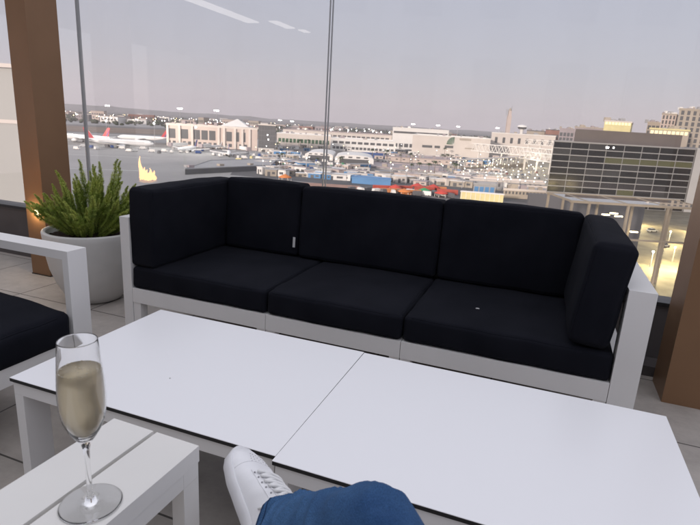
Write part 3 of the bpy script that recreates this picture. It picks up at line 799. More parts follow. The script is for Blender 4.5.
def parapet(t, w, d, h, m, hh=1.2, name='roof'):
    bm = bmesh.new(); e = .3
    box(bm, -e, w + e, -e, 0.2, h, h + hh); box(bm, -e, w + e, d - .2, d + e, h, h + hh); box(bm, -e, .2, .21, d - .21, h, h + hh); box(bm, w - .2, w + e, .21, d - .21, h, h + hh)
    box(bm, .21, w - .21, .21, d - .21, h + .01, h + .25)
    return obj(name, bm, m, t)

# concourse with piers behind the aircraft
t, w_, h_ = site('concourse', 'long pinkish concourse with dark openings between piers behind the parked aircraft', 'terminal', 166, 257.5, 610, 610, 122)
h_ -= 3; part('wall', M['pinkw'], t, 0, w_, 0, 40, 0, h_); parapet(t, w_, 40, h_, M['cream'], 2.2)
xs = [(.03, .10), (.16, .24), (.30, .37), (.385, .455), (.47, .54), (.66, .72), (.76, .80), (.835, .87)]
for a, b in xs:
    part('window', M['wglass'], t, a * w_, b * w_, -.12, -.01, h_ * .38, h_ * .84)
for a in (.0, .13, .27, .56, .62, .74, .82, .9):
    part('pier', M['cream'], t, a * w_ + .5, a * w_ + 3, -1.5, -.13, 0, h_)
windows(t, 0, w_ * .9, h_ * .08, h_ * .28, 16, 1, .6, .8)
skew(t, 166, 257)
bm = bmesh.new(); x0, x1 = .58 * w_, .90 * w_
vs = [bm.verts.new(p) for p in ((x0, 4, h_ + 2.3), (x1, 4, h_ + 2.3), (x1, 34, h_ + 2.3), (x0, 34, h_ + 2.3), ((x0 + x1) / 2, 19, h_ + 11))]
for f in ((0, 1, 4), (1, 2, 4), (2, 3, 4), (3, 0, 4), (3, 2, 1, 0)): bm.faces.new([vs[i] for i in f])
obj('pyramid_roof', bm, M['white'], t)
for i in range(16): 
    if i % 2 == 0: part('roof_unit', M['mauve'], t, 3 + i * w_ / 17, 3 + i * w_ / 17 + 3.5, 10, 15, h_ + .3, h_ + 3.4 + (i % 3))
t, w_, h_ = site('glass_hall', 'dark glazed block at the right end of the concourse', 'building', 258.5, 276, 606, 606, 125)
part('wall', M['darkgrey'], t, 0, w_, .5, 34, 0, h_); parapet(t, w_, 34, h_, M['cream'], 1)
windows(t, 0, w_, 1, h_, 6, 5, .86, .84, 'wglass', y=.48)
skew(t, 258, 276)
for k, (a, b) in enumerate(((.5, .62), (.55, .45))): part('lamp', M['lampw'], t, a * w_, a * w_ + .9, .1, .4, b * h_, b * h_ + 1.1)

def simple(name, label, xl, xr, YL, YR, ytop, depth, wall, roofm, rows=((.3, .7, 14, 1),), wm='wglass', fx=.75, cat='building', para=1.2, group=None):
    t, w_, h_ = site(name, label, cat, xl, xr, YL, YR, ytop, group)
    part('wall', M[wall], t, 0, w_, 0, depth, 0, h_ - para); parapet(t, w_, depth, h_ - para, M[roofm], para)
    for (a, b, nx, nz) in rows: windows(t, w_ * .02, w_ * .98, h_ * a, h_ * b, nx, nz, fx, .75, wm)
    skew(t, xl, xr)
    rr_ = random.Random(int(xl * 7)); 
    if depth >= 25:
        for k in range(rr_.randint(4, 9)):
            a = rr_.uniform(.04, .9) * w_; y_ = rr_.uniform(3, 9); s_ = rr_.uniform(1.2, 4.5); part('roof_unit', M[rr_.choice(('greyroof', 'white', 'mauve', 'tan'))], t, a, a + s_, y_, y_ + 3, h_ - para + .3, h_ + rr_.uniform(.6, 2.6))
    return t, w_, h_
simple('terminal', 'low cream terminal with green tinted windows right of the dark glazed block', 277, 331, 760, 760, 132.5, 60, 'cream', 'white', ((.25, .65, 14, 1),), 'gglass')
simple('terminal', 'white two storey terminal right of the tall glazing joint with a dark window line', 331, 396, 720, 720, 137.5, 60, 'white', 'white', ((.12, .38, 16, 1), (.55, .8, 10, 1)))
simple('terminal', 'long cream terminal far behind between the glazing joint and the white upper terminal', 283, 392, 960, 960, 128.5, 50, 'cream', 'mauve', ((.45, .75, 22, 1),))
t, w_, h_ = simple('terminal', 'tall white terminal with a thin dark line under its roof', 393, 449, 880, 880, 127, 80, 'white', 'white', ((.08, .3, 10, 1),))
part('clerestory', M['wglass'], t, w_ * .02, w_ * .98, -.25, -.05, h_ * .74, h_ * .83)
t, w_, h_ = simple('terminal', 'broad pink white terminal wall with a green fan shaped window', 413, 491, 735, 735, 134, 90, 'cream', 'white', ())
part('sign_band', M['wglass'], t, w_ * .13, w_ * .26, -.25, -.05, h_ * .38, h_ * .50); part('sign_band', M['wglass'], t, w_ * .29, w_ * .36, -.25, -.05, h_ * .38, h_ * .50); part('sign_band', M['wglass'], t, w_ * .42, w_ * .53, -.25, -.05, h_ * .42, h_ * .54)
part('grille', M['tan'], t, w_ * .60, w_ * .75, -.25, -.05, h_ * .83, h_ * .93); part('grille', M['tan'], t, w_ * .68, w_ * .80, -.25, -.05, h_ * .43, h_ * .48)
bm = bmesh.new(); cx_, cz_, R_f = w_ * .535, h_ * .60, h_ * .37
c0 = bm.verts.new((cx_, -.3, cz_)); arc = [bm.verts.new((cx_ - R_f * 1.0 * math.sin(a), -.3, cz_ + R_f * math.cos(a))) for a in [PI / 2 * k / 12 for k in range(13)]]
for a, b in zip(arc, arc[1:]): bm.faces.new((c0, a, b))
r_ = bmesh.ops.extrude_face_region(bm, geom=bm.faces[:]); bmesh.ops.translate(bm, verts=[v for v in r_['geom'] if isinstance(v, bmesh.types.BMVert)], vec=(0, .25, 0))
fan = obj('fan_window', bm, M['gglass'], t)
bm = bmesh.new()
for k in (1, 2, 3, 4, 5):
    a = PI / 2 * k / 6; tube(bm, [(cx_, -.4, cz_), (cx_ - R_f * math.sin(a), -.4, cz_ + R_f * math.cos(a))], .14, 5)
obj('glazing_bars', bm, M['white'], fan)
t, w_, h_ = simple('terminal', 'cream terminal wing behind the white trusses', 492, 556, 800, 800, 132, 80, 'cream', 'white', ((.55, .85, 8, 1),), fx=.35)
simple('building', 'grey roofed block beyond the truss bridge left of the brick one', 527, 545, 900, 900, 130, 60, 'tan', 'darkgrey', ((.5, .9, 6, 1),))
simple('brick_building', 'small red brown brick block left of the dark office', 546, 560, 860, 860, 129, 50, 'brownred', 'darkgrey', ((.5, .85, 5, 2),))
simple('building', 'low pale pink building with a mauve roof below the fan window', 385, 452, 560, 560, 155.5, 45, 'pinkw', 'mauve', ((.35, .6, 9, 1),), fx=.3)
simple('building', 'wide low building with a large grey mauve roof in front of the pink one', 369, 447, 455, 440, 165.5, 62, 'greyroof', 'mauve', ((.3, .7, 12, 1),), fx=.5)
simple('building', 'long low pink building under the covered walkway beside the car park', 447, 500, 430, 430, 173, 40, 'pinkw', 'cream', ((.3, .7, 10, 1),), fx=.6)
simple('building', 'low building with a dark eave among the ground vehicles behind the sofa corner', 185, 270.5, 322, 385, 168.5, 45, 'darkgrey', 'greyroof', (), para=.6)
simple('storage_hall', 'light blue flat box hall above the middle back cushion', 352, 391, 330, 325, 177, 14, 'blue', 'blue', (), para=.5)
simple('kiosk', 'small grey blue plant box beside the yellow wall', 474, 496, 300, 300, 182.5, 9, 'greyroof', 'greyroof', ((.2, .8, 4, 1),), 'blue')
t, w_, h_ = simple('hoarding', 'long yellow panelled wall above the right back cushion', 461, 504, 282, 278, 191, 3, 'yellow', 'white', (), para=.4)
for k in range(9): part('post', M['steel_white'], t, w_ * k / 9 + .3, w_ * k / 9 + .55, -.2, -.01, 0, h_)
simple('building', 'pale beige shed between the yellow wall and the dark office', 504, 548, 300, 300, 188, 25, 'tan', 'cream', ((.4, .75, 12, 1),), fx=.5)
simple('building', 'grey shed with a bright roof edge below the lit car park', 470, 545, 345, 345, 178.5, 16, 'greyroof', 'cream', ((.2, .8, 14, 1),), fx=.4)
# white hangars with rounded roofs
def hangar(label, xl, xr, Y, ytop, depth):
    t, w_, h_ = site('hangar', label, 'hangar', xl, xr, Y, Y, ytop, 'white round roofed hangars')
    eave = h_ * .62; bm = bmesh.new(); n = 14
    prof = [(0, 0)] + [(w_ / 2 - w_ / 2 * math.cos(PI * k / n), eave + (h_ - eave) * math.sin(PI * k / n)) for k in range(n + 1)] + [(w_, 0)]
    f0 = [bm.verts.new((x, 0, z)) for x, z in prof]; f1 = [bm.verts.new((x, depth, z)) for x, z in prof]
    bm.faces.new(f0); bm.faces.new(f1[::-1])
    for i in range(len(prof) - 1): bm.faces.new((f0[i], f1[i], f1[i + 1], f0[i + 1]))
    obj('shell', bm, M['white'], t); part('door', M['wglass'], t, w_ * .12, w_ * .88, -.2, -.02, 0, eave * .95)
    windows(t, w_ * .1, w_ * .9, eave, h_ * .9, 4, 1, .5, .5)
hangar('white round roofed hangar left of the tall glazing joint', 305, 333, 520, 151.5, 70)
hangar('white round roofed hangar right of the tall glazing joint', 335, 374, 480, 154, 60)
# containers
def container(p, rz, m, label):
    t = empty('container', label, 'container', p, rz, 'shipping containers by the terminal')
    bm = bmesh.new(); box(bm, -6, 6, -1.25, 1.25, .15, 2.75)
    for k in range(20): box(bm, -5.8 + k * .6, -5.5 + k * .6, -1.31, -1.251, .3, 2.6)
    obj('body', bm, M[m], t); part('door', M[m], t, 6.01, 6.08, -1.15, 1.15, .25, 2.65)
for k, (px, m, lb) in enumerate(((367, 'dblue', 'leftmost dark blue shipping container under the white terminal'), (378, 'dblue', 'second dark blue shipping container from the left under the white terminal'), (389, 'dblue', 'dark blue shipping container beside the grey green ones'),
                                 (399, 'gglass', 'grey green shipping container right of the blue row'), (408, 'greyroof', 'pale grey shipping container at the right end of the row'))):
    p = onz(px, 157.2 + .059 * (px - 367), G)
    container((p.x, p.y, G), 0, m, lb); container((p.x, p.y, G + 2.7), 0, m, 'upper ' + lb)
# truss bridge and covered walkway
def truss(label, x0, x1, Y0, Y1, yt, hgt, n, xw=6):
    a, b = ony(x0, yt, Y0), ony(x1, yt + .059 * (x1 - x0), Y1); L = (Vector((b.x, b.y)) - Vector((a.x, a.y))).length
    t = empty('truss_bridge', label, 'truss bridge', (a.x, a.y, G), math.atan2(b.y - a.y, b.x - a.x)); z = a.z - G
    for y in (0, xw):
        bm = bmesh.new()
        for zz in (z, z - hgt): tube(bm, [(0, y, zz), (L, y, zz)], .45, 6)
        for k in range(n):
            xa, xb = L * k / n, L * (k + 1) / n
            tube(bm, [(xa, y, z - hgt), ((xa + xb) / 2, y, z)], .36, 5); tube(bm, [((xa + xb) / 2, y, z), (xb, y, z - hgt)], .36, 5)
        obj('truss', bm, M['steel_white'], t)
    part('deck', M['greyroof'], t, 0, L, .6, xw - .6, z - hgt - .4, z - hgt + .1)
    for k in range(4): part('pillar', M['steel_white'], t, L * (k + .3) / 3.8 - .6, L * (k + .3) / 3.8 + .6, xw / 2 - .6, xw / 2 + .6, 0, z - hgt - .45)
truss('white zigzag truss bridge above the lit car park', 472, 566, 640, 560, 143.5, 8.5, 13)
truss('smaller white truss walkway close to the dark office corner', 520, 572, 560, 470, 151, 7, 7)
truss('rear white truss gantry high above the car park', 525, 572, 720, 680, 139.5, 6, 9)
t, w_, h_ = site('covered_walkway', 'long sloping covered walkway with yellow lit bays left of the car park', 'walkway', 459, 528, 455, 610, 160)
part('roof', M['cream'], t, 0, w_, 0, 8, h_ - .8, h_)
part('base_wall', M['tan'], t, 0, w_, 0.5, 8, 0, h_ * .35)
for k in range(15): part('pillar', M['steel_white'], t, w_ * k / 14.2, w_ * k / 14.2 + .8, .0, .5, h_ * .35, h_ - .81)
for k in range(14): part('ceiling_lamp', M['lampy'], t, w_ * (k + .5) / 14.2 - .5, w_ * (k + .5) / 14.2 + .5, 2, 3, h_ - 1.3, h_ - .82)

# stone tower and control tower on the skyline
p = ony(510.5, 108, 1500); t = empty('skyline_tower', 'slender tan tower with antennas standing above the terminals', 'tower', (p.x, p.y, G))
hh = p.z - G
obj('shaft', bx(-5.2, 5.2, -5.2, 5.2, 0, hh * .80), M['pinkw'], t); obj('upper_stage', bx(-3.8, 3.8, -3.8, 3.8, hh * .801, hh * .93), M['pinkw'], t)
bm = bmesh.new(); lathe(bm, [(3.2, hh * .931), (3.6, hh * .95), (2, hh * .99), (1, hh)], 12); obj('lantern', bm, M['tan'], t)
bm = bmesh.new()
for dx in (-9, -5, 4): tube(bm, [(dx, 0, hh * .8), (dx, 0, hh * (1.05 if dx == 4 else .97))], .6, 5)
obj('antennas', bm, M['mast'], t)
p = ony(522.5, 125.5, 1300); t = empty('control_tower', 'small control tower with a flat round cab right of the slender tower', 'control tower', (p.x, p.y, G)); hh = p.z - G
bm = bmesh.new(); lathe(bm, [(5, 0), (3.6, hh * .6), (5, hh * .85)], 16); obj('shaft', bm, M['white'], t)
bm = bmesh.new(); lathe(bm, [(9, hh * .851), (11, hh * .93)], 16); obj('cab', bm, M['wglass'], t)
bm = bmesh.new(); lathe(bm, [(12.5, hh * .931), (10, hh), (1, hh + 2)], 16); obj('roof', bm, M['white'], t)

# dark office block
t, w_, h_ = site('office_building', 'dark glass office block with a grid of grey window frames on the right', 'office building', 554.3, 696, 285, 285, 141.2)
part('wall', M['darkgrey'], t, .3, w_ - .3, .7, 40, 0, h_ - .2)
bm = bmesh.new(); nb, nr = 8, 10
for k in range(nr + 1): box(bm, 0, w_, .0, .45, h_ - k * h_ / nr - .22, h_ - k * h_ / nr + .22)
obj('floor_bands', bm, M['office_frame'], t)
bm = bmesh.new()
for k in range(nb + 1): box(bm, w_ * k / nb - .13, w_ * k / nb + .13, -.10, -.005, 0, h_ + .2)
obj('mullions', bm, M['office_frame'], t)
ro = random.Random(4); me = {}
for i in range(nb):
    for k in range(nr):
        lit = (k == 2 and i >= 3) or (k == 7 and i == 4)
        key = 'litwin_dim' if lit and not (k == 8) else 'office_glass'
        if key not in me:
            o = obj('window', bx(.15, w_ / nb - .15, .25, .40, .24, h_ / nr - .24), M[key], t); me[key] = o.data
        else: o = bpy.data.objects.new('window', me[key]); COL.objects.link(o); o.parent = t
        if not lit and ro.random() < .16: o.data = me.setdefault('b', o.data.copy()); o.data.materials[0] = M['office_blind']
        o.location = (w_ * i / nb, ro.uniform(-.05, .05), h_ - (k + 1) * h_ / nr); o.rotation_euler = (ro.uniform(-.004, .004), 0, ro.uniform(-.004, .004))
parapet(t, w_, 40, h_ + .01, M['office_frame'], .5)
part('corner_pier', M['greyroof'], t, w_ + .32, w_ + 4.5, -.5, 40, 0, h_ + .8)
part('roof_screen', M['office_roof'], t, w_ * .135, w_ * .895, 4, 30, h_ + .3, h_ + 7.0)
for (a, b) in ((.37, .39), (.42, .428)): part('lit_window', M['lampw'], t, w_ * a, w_ * b, .18, .24, h_ - 2.0, h_ - 1.2)
skew(t, 554, 700)
# blocks behind the office
simple('building', 'bright yellow lit rooftop block behind the office roof screen', 605, 632, 430, 430, 120, 30, 'yellow', 'cream', ((.93, .985, 8, 1),), 'litwin')  # yellow glow of the lit block is put into its wall colour
simple('building', 'low tan block with a yellow lit roof edge behind the office', 650, 690, 400, 400, 127.5, 30, 'tan', 'yellow', ((.9, .97, 9, 1),), 'litwin')  # glow along the roof edge is painted as a yellow roof
simple('building', 'small tan rooftop block left of the tan tower', 648, 665, 500, 500, 121.5, 30, 'tan', 'tan', ((.6, .95, 4, 4),))
simple('tower_block', 'narrow tan tower block beside the tallest one at the right edge', 662.5, 677, 470, 470, 113, 30, 'pinkw', 'tan', ((.3, .98, 4, 10),), fx=.5)
simple('tower_block', 'tallest tan tower block cut by the right edge', 680, 712, 440, 440, 108, 40, 'tan', 'tan', ((.3, .98, 5, 10),), fx=.5)
simple('building', 'low mauve block left of the office roof screen', 560, 575, 700, 700, 128, 30, 'mauve', 'mauve', ((.5, .9, 4, 3),))
simple('building', 'long mauve flat roofed block peeking over the office screen', 575, 604, 600, 600, 126.3, 30, 'mauve', 'tan', ((.5, .9, 8, 3),))

# pale wall of the neighbouring wing at the left edge
t, w_, h_ = site('hotel_wing', 'pale beige wing wall close by at the left edge behind the column', 'building', -160, 27, 17, 17, 57.9)
part('wall', M['pale'], t, 0, w_, 0, 10, 0, h_); part('coping', M['cream'], t, -.1, w_ + .1, -.1, 10.1, h_ + .002, h_ + .12)
part('joint_band', M['cream'], t, 0, w_, -.03, -.002, h_ * .955, h_ * .958)

skew(t, -160, 27)
# entrance hall below: white frames, roof beams, glass balustrade
t, w_, h_ = site('entrance_canopy', 'beige framed glazed canopy over the yellow lit forecourt below', 'canopy', 573, 720, 118, 118, 200.5)
for x in (0, .118, .385, .655, .95): part('post', M['canopy_tan'], t, w_ * x - .25, w_ * x + .25, 0, .5, 0, h_ - .51)
for x in (0, .118, .385, .655, .95): part('post', M['canopy_tan'], t, w_ * x - .25, w_ * x + .25, 15, 15.5, 0, h_ - .51)
part('beam', M['canopy_tan'], t, -.5, w_, -.1, .6, h_ - .5, h_); part('beam', M['canopy_tan'], t, -.5, w_, 14.9, 15.6, h_ - .5, h_)
part('beam', M['canopy_tan'], t, -.5, w_, -.08, .4, h_ * .62, h_ * .62 + .4)
for x in (0, .118, .385, .655, .95): part('rafter', M['canopy_tan'], t, w_ * x - .2, w_ * x + .2, .61, 14.89, h_ - .45, h_ - .05)
for k in range(4): part('roof_pane', M['pane'], t, w_ * (0, .118, .385, .655)[k] + .3, w_ * (.118, .385, .655, .95)[k] - .3, .7, 14.8, h_ - .2, h_ - .12)
part('back_wall', M['darkgrey'], t, 0, w_, 30, 31, 0, h_ * .9)
for (a, z) in ((.42, .78), (.52, .77), (.66, .60), (.48, .80)): part('ceiling_lamp', M['lampy'], t, w_ * a, w_ * a + 1.8, 14, 14.6, h_ * z, h_ * z + .25)

# ---- aircraft
def fuselage(L, R):
    bm = bmesh.new(); prof = [(0, .02, .0), (.01, .25, -.05), (.03, .5, -.04), (.07, .82, -.01), (.12, 1, 0), (.70, 1, 0), (.82, .8, .16), (.92, .48, .36), (.985, .2, .52), (1, .06, .56)]
    rings = []
    for t_, r, dz in prof: rings.append([bm.verts.new((L * (.5 - t_), R * r * math.cos(2 * PI * k / 20), R * r * math.sin(2 * PI * k / 20) + dz * R)) for k in range(20)])
    for a, b in zip(rings, rings[1:]):
        for k in range(20): bm.faces.new((a[k], a[(k + 1) % 20], b[(k + 1) % 20], b[k]))
    bm.faces.new(rings[0]); bm.faces.new(rings[-1][::-1]); return bm
def slab(pts, th):
    bm = bmesh.new(); n_ = len(pts); a = [bm.verts.new(Vector(p) + Vector(th)) for p in pts]; b = [bm.verts.new(Vector(p) - Vector(th)) for p in pts]
    bm.faces.new(a); bm.faces.new(b[::-1])
    for k in range(n_): bm.faces.new((a[k], a[(k + 1) % n_], b[(k + 1) % n_], b[k]))
    return bm
def aircraft(label, L, tail):
    t = empty('airliner', label, 'airliner', (0, 0, 0), 0, 'airliners parked on the apron'); R = L * .046; z0 = R * 1.75
    f = obj('fuselage', fuselage(L, R), M['plane_w'], t, True, (0, 0, z0))
    bm = bmesh.new()
    for s in (-1, 1):
        for k in range(34): box(bm, L * (.36 - k * .0195), L * (.36 - k * .0195) + .35, s * R * 1.0 - .03, s * R * 1.0 + .03, R * .12, R * .30)
    obj('cabin_windows', bm, M['wglass'], f)
    obj('cockpit_windows', bx(L * .452, L * .470, -R * .5, R * .5, R * .28, R * .46), M['wglass'], f)
    for s in (-1, 1):
        obj('wing', slab([(L * .12, s * R * .8, z0 - R * .5), (-L * .06, s * R * .8, z0 - R * .5), (-L * .19, s * L * .47, z0 + R * .35), (-L * .145, s * L * .47, z0 + R * .35)], (0, 0, .28)), M['plane_w'], t)
        obj('tailplane', slab([(-L * .40, s * R * .3, z0 + R * .5), (-L * .47, s * R * .3, z0 + R * .5), (-L * .52, s * L * .17, z0 + R * .7), (-L * .485, s * L * .17, z0 + R * .7)], (0, 0, .18)), M['plane_w'], t)
        bm = bmesh.new(); er = R * .52
        tube(bm, [(L * .115, s * L * .155, z0 - R * 1.05), (L * .10, s * L * .155, z0 - R * 1.05), (L * .05, s * L * .155, z0 - R * 1.0), (L * .01, s * L * .155, z0 - R * .95)], [er * .85, er, er * .9, er * .5], 14)
        obj('engine', bm, M['plane_w'], t, True)
        bm = bmesh.new(); tube(bm, [(-L * .02, s * R * 1.1, z0 - R * .4), (-L * .02, s * R * 1.1, .8)], .25, 6)
        for dy in (-.5, .5): tube(bm, [(-L * .02, s * R * 1.1 + dy - .2, .65), (-L * .02, s * R * 1.1 + dy + .2, .65)], .65, 10)
        obj('landing_gear', bm, M['tyre'], t)
    bm = bmesh.new(); tube(bm, [(L * .41, 0, z0 - R * .6), (L * .41, 0, .6)], .2, 6); tube(bm, [(L * .41, -.4, .5), (L * .41, .4, .5)], .5, 10); obj('nose_gear', bm, M['tyre'], t)
    fin = obj('tail_fin', slab([(-L * .36, 0, z0 + R * .8), (-L * .48, 0, z0 + R * .9), (-L * .515, 0, z0 + R * 4.1), (-L * .47, 0, z0 + R * 4.1)], (0, .22, 0)), M[tail], t)
    obj('fin_stripe', slab([(-L * .43, 0, z0 + R * .95), (-L * .455, 0, z0 + R * .95), (-L * .505, 0, z0 + R * 3.2), (-L * .495, 0, z0 + R * 3.2)], (0, .27, 0)), M['plane_blue' if tail == 'plane_red' else 'plane_red'], fin)
    return t
ac = None
for px, py, deg, L, tail, lb in ((120, 147.5, 8, 66, 'plane_red', 'large white airliner with a red tail left of the mirrored flame'),
                                 (84, 142, 172, 62, 'plane_red', 'white airliner with a red and white tail cut by the planter column'),
                                 (143, 142, 186, 60, 'plane_red', 'white airliner whose red tail rises at the left end of the concourse'),
                                 (188, 152, 262, 42, 'plane_blue', 'white airliner nosed out towards the viewer before the concourse piers'),
                                 (229, 156, 284, 38, 'plane_blue', 'small white airliner with dark tail right of the nosed out one'),
                                 (214, 149, 250, 34, 'plane_w', 'small all white airliner close under the concourse openings')):
    p = onz(px, py, G); t = aircraft(lb, L, tail); t.location = (p.x, p.y, G + .07); t.rotation_euler = (0, 0, math.radians(deg))
# jet bridges
for px, py, deg, lb in ((178, 150, 250, 'boxy jet bridge left of the nosed out airliner'), (205, 151, 265, 'boxy jet bridge between the two nosed out airliners'), (245, 154, 300, 'boxy blue grey jet bridge right of the small airliners')):
    p = onz(px, py, G); t = empty('jet_bridge', lb, 'jet bridge', (p.x, p.y, G), math.radians(deg))
    obj('tunnel', bx(-14, 10, -1.6, 1.6, 4.2, 7.2), M['white'], t); obj('cab', bx(10.01, 13, -2.1, 2.1, 3.9, 7.6), M['mauve'], t); obj('leg', bx(7, 8.2, -1.4, 1.4, .8, 4.19), M['mast'], t)

# ---- vehicles
def car_bm(L, W_, Hh, cab=(.22, .82)):
    bm = bmesh.new(); x = L / 2
    low = [(-x, .35), (-x, Hh * .55), (-x + .1, Hh * .62), (x * .35, Hh * .60), (x * .92, Hh * .50), (x, Hh * .42), (x, .35)]
    a = [bm.verts.new((p, -W_ / 2, q)) for p, q in low]; b = [bm.verts.new((p, W_ / 2, q)) for p, q in low]
    bm.faces.new(a); bm.faces.new(b[::-1])
    for k in range(len(low)): bm.faces.new((a[k], b[k], b[(k + 1) % len(low)], a[(k + 1) % len(low)]))
    return bm
def cabin_bm(L, W_, Hh, van):
    bm = bmesh.new(); x = L / 2; y = W_ / 2 - .05; z0, z1 = Hh * .60, Hh
    pts = [(-x + .12, y, z0), (x * (.80 if van else .38), y, z0), (x * (.62 if van else .10), y - .14, z1), (-x + (.16 if van else .75), y - .14, z1)]
    a = [bm.verts.new((p, q, r)) for p, q, r in pts]; b = [bm.verts.new((p, -q, r)) for p, q, r in pts]
    bm.faces.new(a); bm.faces.new(b[::-1])
    for k in range(4): bm.faces.new((a[k], b[k], b[(k + 1) % 4], a[(k + 1) % 4]))
    return bm
def wheels(t, L, W_, r=.33):
    me = None
    for sx in (-.31, .31):
        for s in (-1, 1):
            if me is None: bm = bmesh.new(); tube(bm, [(0, -.1, 0), (0, .1, 0)], r, 12); o = obj('wheel', bm, M['tyre'], t); me = o.data
            else: o = bpy.data.objects.new('wheel', me); COL.objects.link(o); o.parent = t
            o.location = (sx * L, s * (W_ / 2 - .06), r)
def make_car(name, cat, label, m, L=4.5, W_=1.8, Hh=1.5, van=False, group='cars in the lit car park'):
    t = empty(name, label, cat, (0, 0, 0), 0, group)
    obj('body', car_bm(L, W_, Hh), m, t); obj('cabin', cabin_bm(L, W_, Hh, van), m if van else M['carglass'], t)
    if not van: obj('roof', bx(-L * .32, L * .03, -W_ / 2 + .22, W_ / 2 - .22, Hh + .002, Hh + .04), m, t)
    else: obj('windscreen', bx(L * .33, L * .37, -W_ * .38, W_ * .38, Hh * .62, Hh * .9), M['carglass'], t)
    wheels(t, L, W_); return t
cm = [mat('car_paint_' + n_, c, .3, coat=.3) for n_, c in (('white', (.75, .75, .75)), ('silver', (.45, .45, .47)), ('black', (.03, .03, .03)), ('grey', (.18, .18, .19)), ('red', (.35, .04, .04)), ('navy', (.04, .07, .18)))]
cn = ['white', 'silver', 'black', 'grey', 'red', 'navy blue']
proto = [None] * 6; rc_ = random.Random(21)
def put_car(p, rz, k=None, label=None, group=None):
    k = rc_.choice([0, 0, 0, 1, 1, 2, 3, 3, 4, 5]) if k is None else k
    if proto[k] is None:
        proto[k] = make_car('parked_car', 'car', cn[k] + ' car parked in the lit car park rows left of the office', cm[k]); t = proto[k]
    else: t = dup(proto[k])
    t.location = p; t.rotation_euler = (0, 0, rz)
    if label: t['label'] = label
    if group: t['group'] = group
    return t
for r in range(8):
    for c in range(11):
        px = 472 + c * 7.8 + r * 1.1; py = 163 + r * 3.1 + .059 * (px - 472)
        if px > 556 or rc_.random() < .12: continue
        p = onz(px + rc_.uniform(-.6, .6), py, G); put_car((p.x, p.y, G + .07), math.radians(70 + rc_.choice((0, 180)) + rc_.uniform(-4, 4)))
# white and dark vans and service trucks near the apron edge
vp = {}
def put_van(p, rz, key):
    m, lb = key
    if m not in vp: vp[m] = make_car('service_van', 'van', lb, M[m] if m in M else m, 5.8, 2.1, 2.6, True, 'service vans parked along the apron edge'); t = vp[m]
    else: t = dup(vp[m])
    t.location = p; t.rotation_euler = (0, 0, rz)
kinds = [('white', 'white service van parked along the apron edge behind the sofa'), ('dblue', 'dark blue service van parked along the apron edge'), ('darkgrey', 'dark grey service van parked along the apron edge'), ('green', 'green service van parked along the apron edge'), ('yellow', 'yellow service van parked along the apron edge')]
for r in range(6):
    for c in range(17):
        px = 238 + c * 6.6 + rc_.uniform(-1.5, 1.5); py = 155.5 + r * 2.9 + .045 * (px - 238)
        if rc_.random() < .30 or (r > 3 and px < 272): continue
        p = onz(px, py, G); put_van((p.x, p.y, G + .13), math.radians(rc_.choice((0, 90, 5, 100, 180)) + rc_.uniform(-8, 8)), rc_.choice([kinds[0]] * 5 + kinds[1:]))
for c in range(22):   # row at the aircraft
    px = 75 + c * 7.6 + rc_.uniform(-2.5, 2.5); py = 146 + .05 * (px - 75) + rc_.uniform(-1.0, 3.5)
    p = onz(px, py, G); put_van((p.x, p.y, G + .13), math.radians(rc_.uniform(0, 360)), rc_.choice([kinds[0]] * 4 + kinds[1:3]))
for c in range(13):   # along the fairground canopies
    px = 352 + c * 8.2; p = onz(px, 192.5 + .059 * (px - 352) + rc_.uniform(-2.5, 0), G)
    put_van((p.x, p.y, G + .13), math.radians(rc_.uniform(0, 180)), kinds[0] if c % 2 else kinds[2])
# forecourt cars
for px, py, rz, k, lb in ((652, 232, 20, 0, 'white car under the entrance canopy by the lit kerb'), (684, 262, 60, 2, 'black car by the yellow bollards at the lower right'), (664, 247, 30, 1, 'silver car waiting between the canopy posts')):
    p = onz(px, py, G); put_car((p.x, p.y, G + .08), math.radians(rz), k, lb, 'cars on the forecourt')
# red canopies with a green one among them
def tent(p, m, label, R=5, h=5):
    t = empty('marquee', label, 'marquee', p, 0, 'coloured round marquees')
    bm = bmesh.new(); lathe(bm, [(R, h * .5), (R * 1.02, h * .56), (R * .6, h * .75), (.2, h)], 16); obj('canvas', bm, M[m], t, True)
    for k in range(6): 
        bm = bmesh.new(); a = k * PI / 3; tube(bm, [(R * .93 * math.cos(a), R * .93 * math.sin(a), 0), (R * .93 * math.cos(a), R * .93 * math.sin(a), h * .5)], .12, 6); obj('pole', bm, M['steel_white'], t)
for px, py, m, R, h, lb in ((417, 190, 'red', 4.3, 4, 'red round marquee left of the green one'), (424, 193.5, 'green', 3.6, 3.2, 'green round marquee between red ones'), (433, 191, 'red', 4.2, 4, 'red round marquee right of the green one'),
                            (441, 197, 'red', 3.8, 3.8, 'bright red round marquee nearest the seam of the cushions'), (395, 191.5, 'red', 3.6, 4, 'small red round marquee right of the blue hall'), (404, 195, 'orange', 4, 3.5, 'orange round marquee beside the small red one'),
                            (285, 181, 'orange', 4, 4.2, 'orange round marquee at the left end of the brick yard')):
    p = onz(px, py, G); tent((p.x, p.y, G + .1), m, lb, R, h)

